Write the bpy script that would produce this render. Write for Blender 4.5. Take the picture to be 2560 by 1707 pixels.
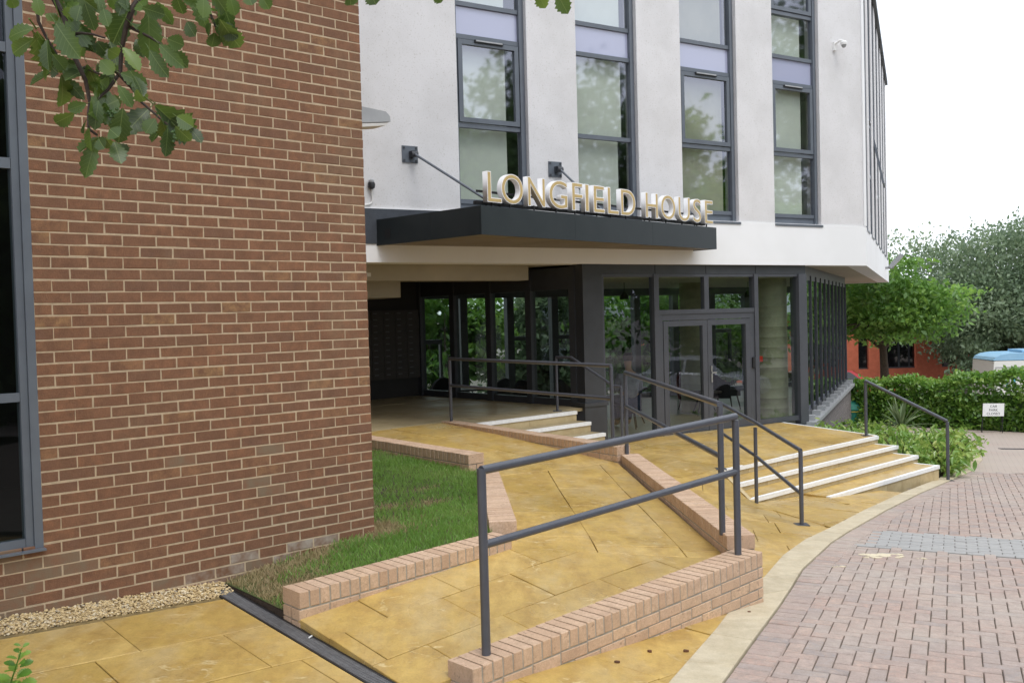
import bpy, math, random
import numpy as np
from mathutils import Vector, Matrix
RND = random.Random(11)
for o in list(bpy.data.objects):
    bpy.data.objects.remove(o)
SC = bpy.context.scene
COL = SC.collection
rad = math.radians

# ------------------------------------------------------------------ camera (eye at z = 0)
PITCH, ROLL = -0.0278, -0.0262
cp, sp, cr, sr = math.cos(PITCH), math.sin(PITCH), math.cos(ROLL), math.sin(ROLL)
fw = Vector((0, cp, sp)); u0 = Vector((0, -sp, cp)); r0 = Vector((1, 0, 0))
cx = cr * r0 + sr * u0; cy = -sr * r0 + cr * u0
cam = bpy.data.cameras.new('camera')
cam.sensor_width = 36; cam.lens = 36 * 2364 / 2560; cam.clip_start = 0.1; cam.clip_end = 2000
camo = bpy.data.objects.new('camera', cam); COL.objects.link(camo)
camo.matrix_world = Matrix(((cx.x, cy.x, -fw.x, 0), (cx.y, cy.y, -fw.y, 0), (cx.z, cy.z, -fw.z, 0), (0, 0, 0, 1)))
SC.camera = camo
# ------------------------------------------------------------------ overcast daylight
SUN_EL, SUN_AZ = rad(62), rad(150)          # azimuth from +Y clockwise: behind and right of the viewer
W = bpy.data.worlds.new('World'); SC.world = W; W.use_nodes = True
nt = W.node_tree; nt.nodes.clear()
sky = nt.nodes.new('ShaderNodeTexSky'); sky.sky_type = 'NISHITA'; sky.sun_disc = False
sky.sun_elevation = SUN_EL; sky.sun_rotation = SUN_AZ
sky.air_density = 1.0; sky.dust_density = 2.0; sky.ozone_density = 1.0
hs = nt.nodes.new('ShaderNodeHueSaturation'); hs.inputs['Saturation'].default_value = 0.25
cl = nt.nodes.new('ShaderNodeMixRGB'); cl.inputs[0].default_value = 0.88; cl.inputs[2].default_value = (7.35, 7.8, 8.5, 1)   # even white cloud layer over the clear sky
bg = nt.nodes.new('ShaderNodeBackground'); bg.inputs['Strength'].default_value = 0.15
wo = nt.nodes.new('ShaderNodeOutputWorld')
nt.links.new(sky.outputs[0], hs.inputs['Color']); nt.links.new(hs.outputs[0], cl.inputs[1]); nt.links.new(cl.outputs[0], bg.inputs['Color']); nt.links.new(bg.outputs[0], wo.inputs['Surface'])
sun = bpy.data.lights.new('sun', 'SUN'); sun.energy = 1.2; sun.angle = rad(25); sun.color = (1, 0.97, 0.92)
suno = bpy.data.objects.new('sun', sun); COL.objects.link(suno)
sd = Vector((math.sin(SUN_AZ) * math.cos(SUN_EL), math.cos(SUN_AZ) * math.cos(SUN_EL), math.sin(SUN_EL)))
suno.rotation_euler = (-sd).to_track_quat('-Z', 'Y').to_euler()
vs = SC.view_settings; vs.view_transform = 'Standard'; vs.look = 'None'; vs.gamma = 1; vs.use_curve_mapping = False
vs.exposure = 0.50
SC.cycles.max_bounces = 6; SC.cycles.diffuse_bounces = 3; SC.cycles.glossy_bounces = 3; SC.cycles.transmission_bounces = 3; SC.cycles.transparent_max_bounces = 12
SC.cycles.caustics_reflective = False; SC.cycles.caustics_refractive = False
SC.cycles.sample_clamp_indirect = 6.0

# ------------------------------------------------------------------ materials
def nodes(m):
    m.use_nodes = True; t = m.node_tree; t.nodes.clear()
    return t, (lambda k, **kw: _n(t, k, kw)), t.links.new
def _n(t, k, kw):
    n = t.nodes.new('ShaderNode' + k)
    for a, b in kw.items(): setattr(n, a, b)
    return n
def rgba(c): return (c[0], c[1], c[2], 1)
def rnd_value(t, N, L):
    oi = N('ObjectInfo'); ge = N('NewGeometry'); ad = N('Math', operation='ADD'); fr = N('Math', operation='FRACT')
    L(oi.outputs['Random'], ad.inputs[0]); L(ge.outputs['Random Per Island'], ad.inputs[1]); L(ad.outputs[0], fr.inputs[0])
    return fr.outputs[0]
def ramp(N, stops, interp='LINEAR'):
    r = N('ValToRGB'); r.color_ramp.interpolation = interp
    e = r.color_ramp.elements
    while len(e) < len(stops): e.new(0.5)
    for k, (p, c) in enumerate(stops):
        e[k].position = p; e[k].color = rgba(c)
    return r
def M(name, c, c2=None, nscale=5, rough=.75, bump=0, bscale=80, metal=0, spec=.4, pal=None, rnd=0., dirt=None, dscale=2.2, dlim=(.55, .75), rough2=None, stretch=(1, 1, 1), glow=None, vein=None, grit=0.):
    m = bpy.data.materials.new(name); t, N, L = nodes(m)
    out = N('OutputMaterial'); b = N('BsdfPrincipled'); L(b.outputs[0], out.inputs[0])
    b.inputs['Roughness'].default_value = rough; b.inputs['Metallic'].default_value = metal
    b.inputs['Specular IOR Level'].default_value = spec
    ge = N('NewGeometry'); mp = N('Mapping'); mp.inputs['Scale'].default_value = stretch
    L(ge.outputs['Position'], mp.inputs['Vector']); pos = mp.outputs[0]
    no = N('TexNoise'); no.inputs['Scale'].default_value = nscale; no.inputs['Detail'].default_value = 3; no.inputs['Roughness'].default_value = .65
    L(pos, no.inputs['Vector'])
    if pal:
        rv = rnd_value(t, N, L); rp = ramp(N, pal); L(rv, rp.inputs[0]); base = rp.outputs[0]
    else:
        rg = N('RGB'); rg.outputs[0].default_value = rgba(c); base = rg.outputs[0]
    if c2:
        mx = N('MixRGB'); mx.inputs[2].default_value = rgba(c2)
        sm = N('MapRange'); sm.inputs['From Min'].default_value = .38; sm.inputs['From Max'].default_value = .64
        L(no.outputs[0], sm.inputs[0]); L(sm.outputs[0], mx.inputs[0]); L(base, mx.inputs[1]); base = mx.outputs[0]
    if rnd:
        rv = rnd_value(t, N, L); mr = N('MapRange'); mr.inputs['To Min'].default_value = 1 - rnd; mr.inputs['To Max'].default_value = 1 + rnd
        hv = N('HueSaturation'); L(rv, mr.inputs[0]); L(mr.outputs[0], hv.inputs['Value']); L(base, hv.inputs['Color']); base = hv.outputs[0]
    if dirt:
        n2 = N('TexNoise'); n2.inputs['Scale'].default_value = dscale; n2.inputs['Detail'].default_value = 4; n2.inputs['Roughness'].default_value = .7
        L(pos, n2.inputs['Vector'])
        sm = N('MapRange'); sm.inputs['From Min'].default_value = dlim[0]; sm.inputs['From Max'].default_value = dlim[1]
        mx = N('MixRGB'); mx.inputs[2].default_value = rgba(dirt)
        L(n2.outputs[0], sm.inputs[0]); L(sm.outputs[0], mx.inputs[0]); L(base, mx.inputs[1]); base = mx.outputs[0]
    if vein:
        for sc_, wd_, col_ in ((2.3, .010, vein), (3.7, .006, (.30, .20, .07))):
            n4 = N('TexNoise'); n4.inputs['Scale'].default_value = sc_; n4.inputs['Detail'].default_value = 5; n4.inputs['Distortion'].default_value = .6
            m4 = N('Mapping'); m4.inputs['Scale'].default_value = (.7, 1.5, 1); m4.inputs['Location'].default_value = (sc_, 0, 0); L(ge.outputs['Position'], m4.inputs[0]); L(m4.outputs[0], n4.inputs['Vector'])
            s4 = N('Math', operation='SUBTRACT'); s4.inputs[1].default_value = .5; a4 = N('Math', operation='ABSOLUTE'); L(n4.outputs[0], s4.inputs[0]); L(s4.outputs[0], a4.inputs[0])
            r4 = N('MapRange'); r4.inputs['From Min'].default_value = wd_; r4.inputs['From Max'].default_value = 0; L(a4.outputs[0], r4.inputs[0])
            g4 = N('MapRange'); g4.inputs['From Min'].default_value = .48; g4.inputs['From Max'].default_value = .62; L(no.outputs[0], g4.inputs[0])
            k4 = N('Math', operation='MULTIPLY'); L(r4.outputs[0], k4.inputs[0]); L(g4.outputs[0], k4.inputs[1])
            mx = N('MixRGB'); mx.inputs[2].default_value = rgba(col_); L(k4.outputs[0], mx.inputs[0]); L(base, mx.inputs[1]); base = mx.outputs[0]
    if grit:
        n5 = N('TexNoise'); n5.inputs['Scale'].default_value = 95; n5.inputs['Detail'].default_value = 2; n5.inputs['Roughness'].default_value = .8; L(ge.outputs['Position'], n5.inputs['Vector'])
        n6 = N('TexNoise'); n6.inputs['Scale'].default_value = 11; n6.inputs['Detail'].default_value = 3; n6.inputs['Roughness'].default_value = .7; L(ge.outputs['Position'], n6.inputs['Vector'])
        a5 = N('Math', operation='ADD'); L(n5.outputs[0], a5.inputs[0]); L(n6.outputs[0], a5.inputs[1])
        r5 = N('MapRange'); r5.inputs['From Min'].default_value = .72; r5.inputs['From Max'].default_value = 1.28; r5.inputs['To Min'].default_value = 1 - grit; r5.inputs['To Max'].default_value = 1 + grit * .8
        h5 = N('HueSaturation'); L(a5.outputs[0], r5.inputs[0]); L(r5.outputs[0], h5.inputs['Value']); L(base, h5.inputs['Color']); base = h5.outputs[0]
    L(base, b.inputs['Base Color'])
    if rough2 is not None:
        mr = N('MapRange'); mr.inputs['From Min'].default_value = .35; mr.inputs['From Max'].default_value = .65
        mr.inputs['To Min'].default_value = rough; mr.inputs['To Max'].default_value = rough2
        n3 = N('TexNoise'); n3.inputs['Scale'].default_value = 1.1; n3.inputs['Detail'].default_value = 3; L(ge.outputs['Position'], n3.inputs['Vector'])
        L(n3.outputs[0], mr.inputs[0]); L(mr.outputs[0], b.inputs['Roughness'])
    if bump:
        nb = N('TexNoise'); nb.inputs['Scale'].default_value = bscale; nb.inputs['Detail'].default_value = 2; nb.inputs['Roughness'].default_value = .7; L(pos, nb.inputs['Vector'])
        bp = N('Bump'); bp.inputs['Strength'].default_value = bump; bp.inputs['Distance'].default_value = .01
        L(nb.outputs[0], bp.inputs['Height']); L(bp.outputs[0], b.inputs['Normal'])
    if glow:
        b.inputs['Emission Color'].default_value = rgba(glow); b.inputs['Emission Strength'].default_value = 1
    return m
def glass(name, tint=(.8, .86, .84), ior=1.8, rough=0.0, wob=0.0):
    m = bpy.data.materials.new(name); t, N, L = nodes(m)
    out = N('OutputMaterial'); mx = N('MixShader'); tr = N('BsdfTransparent'); gl = N('BsdfGlossy'); lw = N('LayerWeight'); lw.inputs[0].default_value = .5
    tr.inputs[0].default_value = rgba(tint); gl.inputs['Roughness'].default_value = rough
    gl.inputs[0].default_value = (.84, .86, 1, 1); r0_ = ((ior - 1) / (ior + 1)) ** 2
    pw = N('Math', operation='POWER'); pw.inputs[1].default_value = 5; ma = N('Math', operation='MULTIPLY_ADD'); ma.inputs[1].default_value = 1 - r0_; ma.inputs[2].default_value = r0_
    L(lw.outputs['Facing'], pw.inputs[0]); L(pw.outputs[0], ma.inputs[0])
    if wob:
        ge = N('NewGeometry'); no = N('TexNoise'); no.inputs['Scale'].default_value = 1.6; no.inputs['Detail'].default_value = 1; L(ge.outputs['Position'], no.inputs['Vector'])
        bp = N('Bump'); bp.inputs['Strength'].default_value = wob; bp.inputs['Distance'].default_value = .02; L(no.outputs[0], bp.inputs['Height']); L(bp.outputs[0], gl.inputs['Normal'])
    L(ma.outputs[0], mx.inputs[0]); L(tr.outputs[0], mx.inputs[1]); L(gl.outputs[0], mx.inputs[2]); L(mx.outputs[0], out.inputs[0])
    return m
def foliage(name, pal, trans=.35, rough=.5, nscale=.9, veins=False):
    m = bpy.data.materials.new(name); t, N, L = nodes(m)
    out = N('OutputMaterial'); b = N('BsdfDiffuse'); gs = N('BsdfGlossy'); gs.inputs['Roughness'].default_value = rough; gx_ = N('MixShader'); gx_.inputs[0].default_value = .05
    tl = N('BsdfTranslucent'); mx = N('MixShader'); mx.inputs[0].default_value = trans
    rv = rnd_value(t, N, L); ge = N('NewGeometry'); no = N('TexNoise'); no.inputs['Scale'].default_value = nscale; no.inputs['Detail'].default_value = 1; L(ge.outputs['Position'], no.inputs['Vector'])
    a = N('Math', operation='MULTIPLY_ADD'); a.inputs[1].default_value = .45; L(rv, a.inputs[0])
    s = N('Math', operation='MULTIPLY_ADD'); s.inputs[1].default_value = 1.1; s.inputs[2].default_value = -.28; L(no.outputs[0], s.inputs[0]); L(s.outputs[0], a.inputs[2])
    rp = ramp(N, pal); L(a.outputs[0], rp.inputs[0])
    colo = rp.outputs[0]
    if veins:                                         # midrib and side veins in each leaf's own coordinates
        tc = N('TexCoord'); sx = N('SeparateXYZ'); L(tc.outputs['Object'], sx.inputs[0]); ab = N('Math', operation='ABSOLUTE'); L(sx.outputs[1], ab.inputs[0])
        m1 = N('MapRange'); m1.inputs['From Min'].default_value = .016; m1.inputs['From Max'].default_value = .006; L(ab.outputs[0], m1.inputs[0])
        q1 = N('Math', operation='MULTIPLY'); q1.inputs[1].default_value = 8.5; L(sx.outputs[0], q1.inputs[0]); q2 = N('Math', operation='MULTIPLY_ADD'); q2.inputs[1].default_value = -7; L(ab.outputs[0], q2.inputs[0]); L(q1.outputs[0], q2.inputs[2])
        q3 = N('Math', operation='FRACT'); L(q2.outputs[0], q3.inputs[0]); m2 = N('MapRange'); m2.inputs['From Min'].default_value = .14; m2.inputs['From Max'].default_value = .04; m2.inputs['To Max'].default_value = .55; L(q3.outputs[0], m2.inputs[0])
        mm = N('Math', operation='MAXIMUM'); L(m1.outputs[0], mm.inputs[0]); L(m2.outputs[0], mm.inputs[1]); mk = N('Math', operation='MULTIPLY'); mk.inputs[1].default_value = .55; L(mm.outputs[0], mk.inputs[0])
        mv = N('MixRGB'); mv.inputs[2].default_value = (.22, .30, .09, 1); L(mk.outputs[0], mv.inputs[0]); L(colo, mv.inputs[1]); colo = mv.outputs[0]
    hv = N('HueSaturation'); hv.inputs['Value'].default_value = 1.3; hv.inputs['Hue'].default_value = .485; L(colo, hv.inputs['Color'])
    L(colo, b.inputs['Color']); L(hv.outputs[0], tl.inputs[0]); L(b.outputs[0], mx.inputs[1]); L(tl.outputs[0], mx.inputs[2]); L(mx.outputs[0], gx_.inputs[1]); L(gs.outputs[0], gx_.inputs[2]); L(gx_.outputs[0], out.inputs[0])
    return m
MT = {}
MT['brick'] = M('brown brick', None, (.176, .088, .050), nscale=14, pal=[(0, (.222, .104, .056)), (.25, (.190, .092, .052)), (.5, (.230, .109, .058)), (.72, (.192, .096, .056)), (.86, (.162, .085, .054)), (.95, (.240, .122, .064)), (1, (.29, .165, .078))], rough=.88, bump=.45, bscale=120, dirt=(.205, .130, .079), dscale=1.1, dlim=(.56, .82), grit=.2)
MT['brick_eff'] = M('salt stained brick', (.175, .092, .053), (.34, .29, .24), nscale=6, rough=.9, bump=.3, bscale=120)
MT['brick_pale'] = M('washed brick', (.190, .135, .088), (.205, .110, .065), nscale=9, rough=.9, bump=.3, bscale=120)
MT['mortar'] = M('cream mortar', (.52, .405, .275), (.43, .335, .23), nscale=20, rough=.95, bump=.5, bscale=200)
MT['buff'] = M('buff brick', None, (.50, .345, .235), nscale=40, pal=[(0, (.54, .375, .255)), (.3, (.60, .43, .305)), (.5, (.50, .335, .225)), (.75, (.62, .45, .33)), (.9, (.46, .30, .20)), (1, (.64, .45, .30))], rough=.85, bump=.5, bscale=160, dirt=(.27, .185, .13), dscale=22, dlim=(.60, .70), grit=.16)
MT['buff_mortar'] = M('grey mortar', (.36, .34, .29), (.28, .26, .22), nscale=30, rough=.95, bump=.4, bscale=200)
MT['sand_mortar'] = M('paving joint', (.25, .175, .07), (.15, .11, .05), nscale=20, rough=.95)
MT['slab'] = M('riven yellow sandstone', None, (.40, .255, .075), nscale=3.4, pal=[(0, (.48, .325, .096)), (.3, (.54, .365, .112)), (.6, (.44, .295, .082)), (.85, (.50, .335, .10)), (1, (.57, .405, .15))], rough=.24, rough2=.55, bump=.55, bscale=9, dirt=(.47, .345, .16), dscale=1.25, dlim=(.48, .72), stretch=(1.7, .75, 1), vein=(.60, .47, .24), grit=.16)
MT['stone'] = M('cut sandstone', (.50, .40, .23), (.43, .33, .18), nscale=7, rough=.7, bump=.3, bscale=60, rnd=.08)
MT['stone_grey'] = M('passage paving', (.36, .29, .17), (.30, .24, .14), nscale=3, rough=.4, rough2=.6, bump=.3, bscale=12)
MT['white_paint'] = M('white nosing paint', (.82, .82, .82), (.74, .74, .73), nscale=18, rough=.5)
MT['kerb'] = M('buff concrete edging', (.52, .45, .325), (.46, .39, .27), nscale=5, rough=.85, bump=.35, bscale=220, rnd=.06, grit=.12)
MT['block'] = M('red grey block paver', None, (.36, .288, .252), nscale=26, pal=[(0, (.385, .295, .258)), (.2, (.435, .31, .26)), (.4, (.36, .297, .27)), (.6, (.445, .325, .27)), (.75, (.40, .325, .29)), (.88, (.30, .262, .25)), (1, (.43, .345, .305))], rough=.85, bump=.5, bscale=200, dirt=(.44, .38, .33), dscale=.8, dlim=(.45, .8), grit=.17)
MT['block_grey'] = M('grey block paver', None, (.34, .335, .325), nscale=24, pal=[(0, (.34, .33, .325)), (.5, (.385, .375, .365)), (1, (.31, .31, .305))], rough=.85, bump=.4, bscale=230)
MT['block_sand'] = M('joint sand', (.21, .17, .13), (.14, .115, .09), nscale=14, rough=.95)
MT['render'] = M('spar dash render', (.70, .69, .70), (.63, .62, .625), nscale=1.1, rough=.95, bump=.6, bscale=190, dirt=(.50, .48, .45), dscale=42, dlim=(.57, .70))
MT['band'] = M('smooth white render', (.80, .805, .82), (.76, .765, .775), nscale=.8, rough=.75, bump=.05, bscale=30)
MT['soffit'] = M('cream painted concrete', (.44, .40, .32), (.39, .355, .28), nscale=1.2, rough=.8)
MT['frame'] = M('slate grey aluminium', (.12, .138, .165), (.105, .12, .145), nscale=3, rough=.38, spec=.5)
MT['frame_lobby'] = M('lobby grey aluminium', (.072, .076, .090), (.064, .068, .08), nscale=3, rough=.38, spec=.5)
MT['frame_dark'] = M('dark grey aluminium', (.05, .054, .062), (.042, .045, .052), nscale=3, rough=.4, spec=.5)
MT['rail'] = M('grey gloss rail paint', (.072, .077, .094), (.064, .068, .084), nscale=9, rough=.30, spec=.5, bump=.03, bscale=90)
MT['canopy'] = M('dark panel', (.022, .028, .031), (.018, .024, .027), nscale=2, rough=.40, spec=.3)
MT['dark_flash'] = M('dark painted render', (.05, .058, .072), (.04, .046, .058), nscale=6, rough=.6, bump=.5, bscale=50)
MT['canopy_soffit'] = M('canopy soffit', (.22, .19, .155), (.18, .15, .12), nscale=2, rough=.6)
MT['letter'] = M('white sign return', (.82, .82, .83), rough=.4)
MT['gold'] = M('gold sign face', (.50, .37, .16), (.46, .34, .145), nscale=8, rough=.4)
MT['grate'] = M('cast grate', (.15, .15, .155), (.11, .11, .115), nscale=30, rough=.5)
MT['black'] = M('black metal', (.018, .018, .02), rough=.45)
MT['white_plastic'] = M('white plastic', (.75, .75, .74), rough=.4)
MT['lens'] = M('dark lens', (.01, .01, .012), rough=.05, spec=.7)
MT['grey_metal'] = M('grey painted metal', (.36, .37, .385), (.32, .33, .345), nscale=6, rough=.45)
MT['steel'] = M('brushed steel', (.6, .6, .58), rough=.25, metal=1)
MT['glass'] = glass('window glass', (.90, .93, .91), 2.8, rough=.035, wob=.05)
MT['glass_lobby'] = glass('lobby glass', (.70, .76, .73), 1.75)
MT['glass_dark'] = glass('tinted glass', (.42, .48, .45), 1.42)
MT['spandrel'] = M('spandrel glass', (.38, .40, .54), rough=.04, spec=1.0)
MT['blind'] = M('pale blind fabric', (.72, .755, .69), (.67, .70, .64), nscale=1.4, rough=.9)
MT['blind_dark'] = M('olive blind fabric', (.46, .45, .36), (.40, .40, .32), nscale=2, rough=.9)
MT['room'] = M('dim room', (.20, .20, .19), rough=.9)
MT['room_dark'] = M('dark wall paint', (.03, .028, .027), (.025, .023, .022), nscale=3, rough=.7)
MT['ceiling'] = M('lobby ceiling', (.42, .40, .34), rough=.8)
MT['floor'] = M('lobby floor', (.33, .31, .26), (.28, .26, .22), nscale=2, rough=.35)
MT['concrete'] = M('board marked concrete', (.30, .29, .205), (.24, .235, .165), nscale=4, rough=.85, bump=.4, bscale=40)
MT['grass'] = foliage('grass', [(0, (.115, .235, .035)), (.5, (.175, .335, .055)), (.8, (.24, .38, .085)), (1, (.36, .38, .15))], .4, .55, 2.2)
MT['grass_dry'] = foliage('dry grass', [(0, (.27, .20, .10)), (.6, (.42, .33, .17)), (1, (.20, .21, .07))], .3, .7, 6)
MT['soil'] = M('soil', (.065, .045, .03), (.04, .028, .02), nscale=20, rough=.95, bump=.8, bscale=60)
MT['lawn_soil'] = M('lawn soil', (.06, .09, .022), (.10, .085, .035), nscale=5, rough=.95, bump=.6, bscale=70)
MT['gravel'] = M('golden gravel', None, None, pal=[(0, (.50, .37, .18)), (.4, (.62, .48, .27)), (.7, (.42, .30, .15)), (.9, (.72, .62, .44)), (1, (.28, .24, .19))], rough=.8)
MT['bark'] = M('bark', (.09, .065, .045), (.05, .038, .028), nscale=18, rough=.9, bump=.7, bscale=40)
MT['twig'] = M('dark twig', (.035, .024, .02), (.06, .04, .03), nscale=60, rough=.7)
MT['leaf_near'] = foliage('whitebeam leaf', [(0, (.028, .052, .012)), (.35, (.050, .095, .018)), (.7, (.095, .17, .028)), (1, (.19, .29, .05))], .45, .42, 7, veins=True)
MT['leaf_maple'] = foliage('bright tree leaf', [(0, (.06, .155, .028)), (.35, (.11, .25, .04)), (.7, (.20, .37, .065)), (1, (.32, .49, .11))], .45, .5, .7)
MT['leaf_grey'] = foliage('grey green leaf', [(0, (.08, .135, .075)), (.45, (.15, .22, .12)), (.8, (.235, .31, .175)), (1, (.35, .41, .25))], .4, .5, .5)
MT['leaf_dark'] = foliage('dark tree leaf', [(0, (.035, .08, .02)), (.5, (.065, .14, .03)), (1, (.14, .23, .055))], .35, .5, .8)
MT['leaf_hedge'] = foliage('hedge leaf', [(0, (.055, .145, .02)), (.35, (.11, .25, .036)), (.7, (.24, .41, .075)), (1, (.42, .56, .16))], .42, .35, 1.8)
MT['leaf_laurel'] = foliage('shrub leaf', [(0, (.09, .20, .035)), (.35, (.18, .33, .06)), (.7, (.35, .47, .12)), (1, (.60, .58, .20))], .4, .35, 2.6)
MT['leaf_yellow'] = foliage('yellow leaf', [(0, (.45, .40, .05)), (1, (.62, .52, .10))], .35, .4, 3)
MT['leaf_strap'] = foliage('strap leaf', [(0, (.12, .18, .08)), (.5, (.20, .27, .13)), (1, (.36, .40, .22))], .25, .4, 4)
MT['red_brick'] = M('red brick', (.58, .155, .085), (.50, .13, .07), nscale=5, rough=.85)
MT['slate'] = M('grey roof', (.22, .235, .25), (.18, .19, .205), nscale=3, rough=.7)
MT['plinth_brick'] = M('grey plinth brick', None, (.16, .145, .14), nscale=12, pal=[(0, (.185, .165, .16)), (.5, (.21, .19, .18)), (1, (.155, .14, .14))], rough=.85)
MT['plinth_mortar'] = M('dark mortar', (.11, .10, .095), rough=.9)
MT['green_bin'] = M('green plastic', (.012, .17, .12), (.01, .14, .10), nscale=5, rough=.45)
MT['yellow_mark'] = M('yellow mark', (.55, .42, .06), rough=.6)
MT['car_white'] = M('white car paint', (.72, .73, .75), rough=.18, spec=.6)
MT['car_red'] = M('red car paint', (.50, .015, .02), rough=.2, spec=.6)
MT['van_white'] = M('van white', (.76, .77, .74), (.72, .73, .70), nscale=1, rough=.35)
MT['van_blue'] = M('van blue', (.30, .52, .72), (.26, .48, .68), nscale=2, rough=.35)
MT['logo_blue'] = M('logo light blue', (.12, .46, .64), rough=.5)
MT['logo_navy'] = M('logo navy', (.06, .09, .26), rough=.5)
MT['tyre'] = M('tyre', (.02, .02, .02), rough=.85)
MT['cone'] = M('cone orange', (.85, .07, .02), rough=.5)
MT['chair_dark'] = M('dark chair fabric', (.02, .018, .018), rough=.8)
MT['chair_red'] = M('maroon chair fabric', (.09, .018, .016), rough=.8)
MT['wood_dark'] = M('dark table wood', (.06, .045, .035), rough=.4)
MT['red_sign'] = M('red plastic', (.55, .03, .02), rough=.4)
MT['skin'] = M('skin', (.45, .27, .19), rough=.6)
MT['shirt'] = M('grey shirt', (.28, .28, .32), (.20, .20, .24), nscale=14, rough=.9)
MT['jeans'] = M('jeans', (.03, .045, .09), rough=.9)
MT['hair'] = M('dark hair', (.03, .02, .015), rough=.8)
MT['asphalt'] = M('ground beyond', (.20, .17, .15), (.16, .14, .12), nscale=3, rough=.9)
MT['litter'] = M('dead leaf', (.14, .06, .03), (.08, .04, .02), nscale=40, rough=.8)
MT['mailbox'] = M('mailbox metal', (.055, .047, .042), (.045, .039, .034), nscale=6, rough=.5)
MT['splash'] = M('dried paint splash', (.66, .58, .42), (.56, .49, .36), nscale=30, rough=.8)

# ------------------------------------------------------------------ mesh helpers
class MB:
    def __init__(s): s.v = []; s.f = []
    def add(s, vs, fs):
        b = len(s.v); s.v += [tuple(v) for v in vs]; s.f += [tuple(i + b for i in f) for f in fs]
    def hexa(s, p):                       # p: 8 points, bottom 0-3 (ccw), top 4-7
        a, b, c = (Vector(p[k]) - Vector(p[0]) for k in (1, 3, 4))
        if a.cross(b).dot(c) < 0: p = [p[0], p[3], p[2], p[1], p[4], p[7], p[6], p[5]]
        s.add(p, [(3, 2, 1, 0), (4, 5, 6, 7), (0, 1, 5, 4), (1, 2, 6, 5), (2, 3, 7, 6), (3, 0, 4, 7)])
    def box(s, F, a0, a1, b0, b1, z0, z1):
        s.hexa([F(a0, b0, z0), F(a1, b0, z0), F(a1, b1, z0), F(a0, b1, z0), F(a0, b0, z1), F(a1, b0, z1), F(a1, b1, z1), F(a0, b1, z1)])
    def quad(s, a, b, c, d): s.add([a, b, c, d], [(0, 1, 2, 3)])
    def prism(s, poly, z0, z1):           # poly list of (x,y), z0/z1 floats or functions
        n = len(poly); g0 = z0 if callable(z0) else (lambda x, y: z0); g1 = z1 if callable(z1) else (lambda x, y: z1)
        s.add([(x, y, g0(x, y)) for x, y in poly] + [(x, y, g1(x, y)) for x, y in poly],
              [tuple(range(n - 1, -1, -1)), tuple(range(n, 2 * n))] + [(i, (i + 1) % n, n + (i + 1) % n, n + i) for i in range(n)])
    def tube(s, pts, r, seg=10, cap=True):
        pts = [Vector(p) for p in pts]; n = len(pts); rr = r if isinstance(r, (list, tuple)) else [r] * n
        rings = []; prev = None
        for i, p in enumerate(pts):
            d = (pts[min(i + 1, n - 1)] - pts[max(i - 1, 0)]).normalized()
            if 0 < i < n - 1:
                d = ((pts[i] - pts[i - 1]).normalized() + (pts[i + 1] - pts[i]).normalized()).normalized()
            if prev is None:
                a = Vector((0, 0, 1)) if abs(d.z) < .9 else Vector((1, 0, 0)); x = d.cross(a).normalized()
            else:
                x = (prev - d * prev.dot(d)).normalized()
            prev = x; y = d.cross(x); k = 1.0
            if 0 < i < n - 1:
                c = (pts[i] - pts[i - 1]).normalized().dot(d); k = 1 / max(c, .5)
            ring = []
            m = ((pts[i] - pts[i - 1]).normalized() - (pts[i + 1] - pts[i]).normalized()) if 0 < i < n - 1 else None
            if m is not None and m.length > 1e-4: m = m.normalized()
            for j in range(seg):
                a = 2 * math.pi * j / seg; o = (x * math.cos(a) + y * math.sin(a)) * rr[i]
                if m is not None and m.length > .5: o += m * o.dot(m) * (k - 1)
                ring.append(p + o)
            rings.append(ring)
        b = [v for g in rings for v in g]; f = []
        for i in range(n - 1):
            for j in range(seg):
                f.append((i * seg + j, i * seg + (j + 1) % seg, (i + 1) * seg + (j + 1) % seg, (i + 1) * seg + j))
        if cap: f += [tuple(range(seg - 1, -1, -1)), tuple((n - 1) * seg + j for j in range(seg))]
        s.add(b, f)
    def lathe(s, c, prof, seg=20, axis=None):
        c = Vector(c); vs = []; n = len(prof)
        for r, z in prof:
            for j in range(seg):
                a = 2 * math.pi * j / seg; vs.append(c + Vector((r * math.cos(a), r * math.sin(a), z)))
        f = [(i * seg + j, i * seg + (j + 1) % seg, (i + 1) * seg + (j + 1) % seg, (i + 1) * seg + j) for i in range(n - 1) for j in range(seg)]
        f += [tuple(range(seg - 1, -1, -1)), tuple((n - 1) * seg + j for j in range(seg))]
        s.add(vs, f)
    def mesh(s, name, mats, smooth=False):
        me = bpy.data.meshes.new(name); me.from_pydata(s.v, [], s.f)
        for m in (mats if isinstance(mats, (list, tuple)) else [mats]): me.materials.append(m)
        if smooth:
            me.polygons.foreach_set('use_smooth', [True] * len(me.polygons))
            try: me.set_sharp_from_angle(angle=rad(40))
            except Exception: pass
        me.update(); return me
    def build(s, name, mat, parent=None, smooth=False):
        return obj(name, s.mesh(name, mat, smooth), parent)
LOC = {}
def obj(name, me, parent=None, mw=None):
    o = bpy.data.objects.new(name, me); COL.objects.link(o)
    if mw is not None: o.matrix_basis = mw
    if parent is not None:
        o.parent = parent; o.matrix_parent_inverse = Matrix.Translation(-LOC.get(parent.name, Vector((0, 0, 0))))
    return o
def tag(o, label, cat, group=None):
    o['label'] = label; o['category'] = cat
    if group: o['group'] = group
    return o
def thing(name, loc, label, cat, group=None):
    o = bpy.data.objects.new(name, None); COL.objects.link(o); o.location = loc; o.empty_display_size = .1
    LOC[o.name] = Vector(loc); return tag(o, label, cat, group)
def struct(o): o['kind'] = 'structure'; return o
def stuff(o): o['kind'] = 'stuff'; return o
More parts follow.
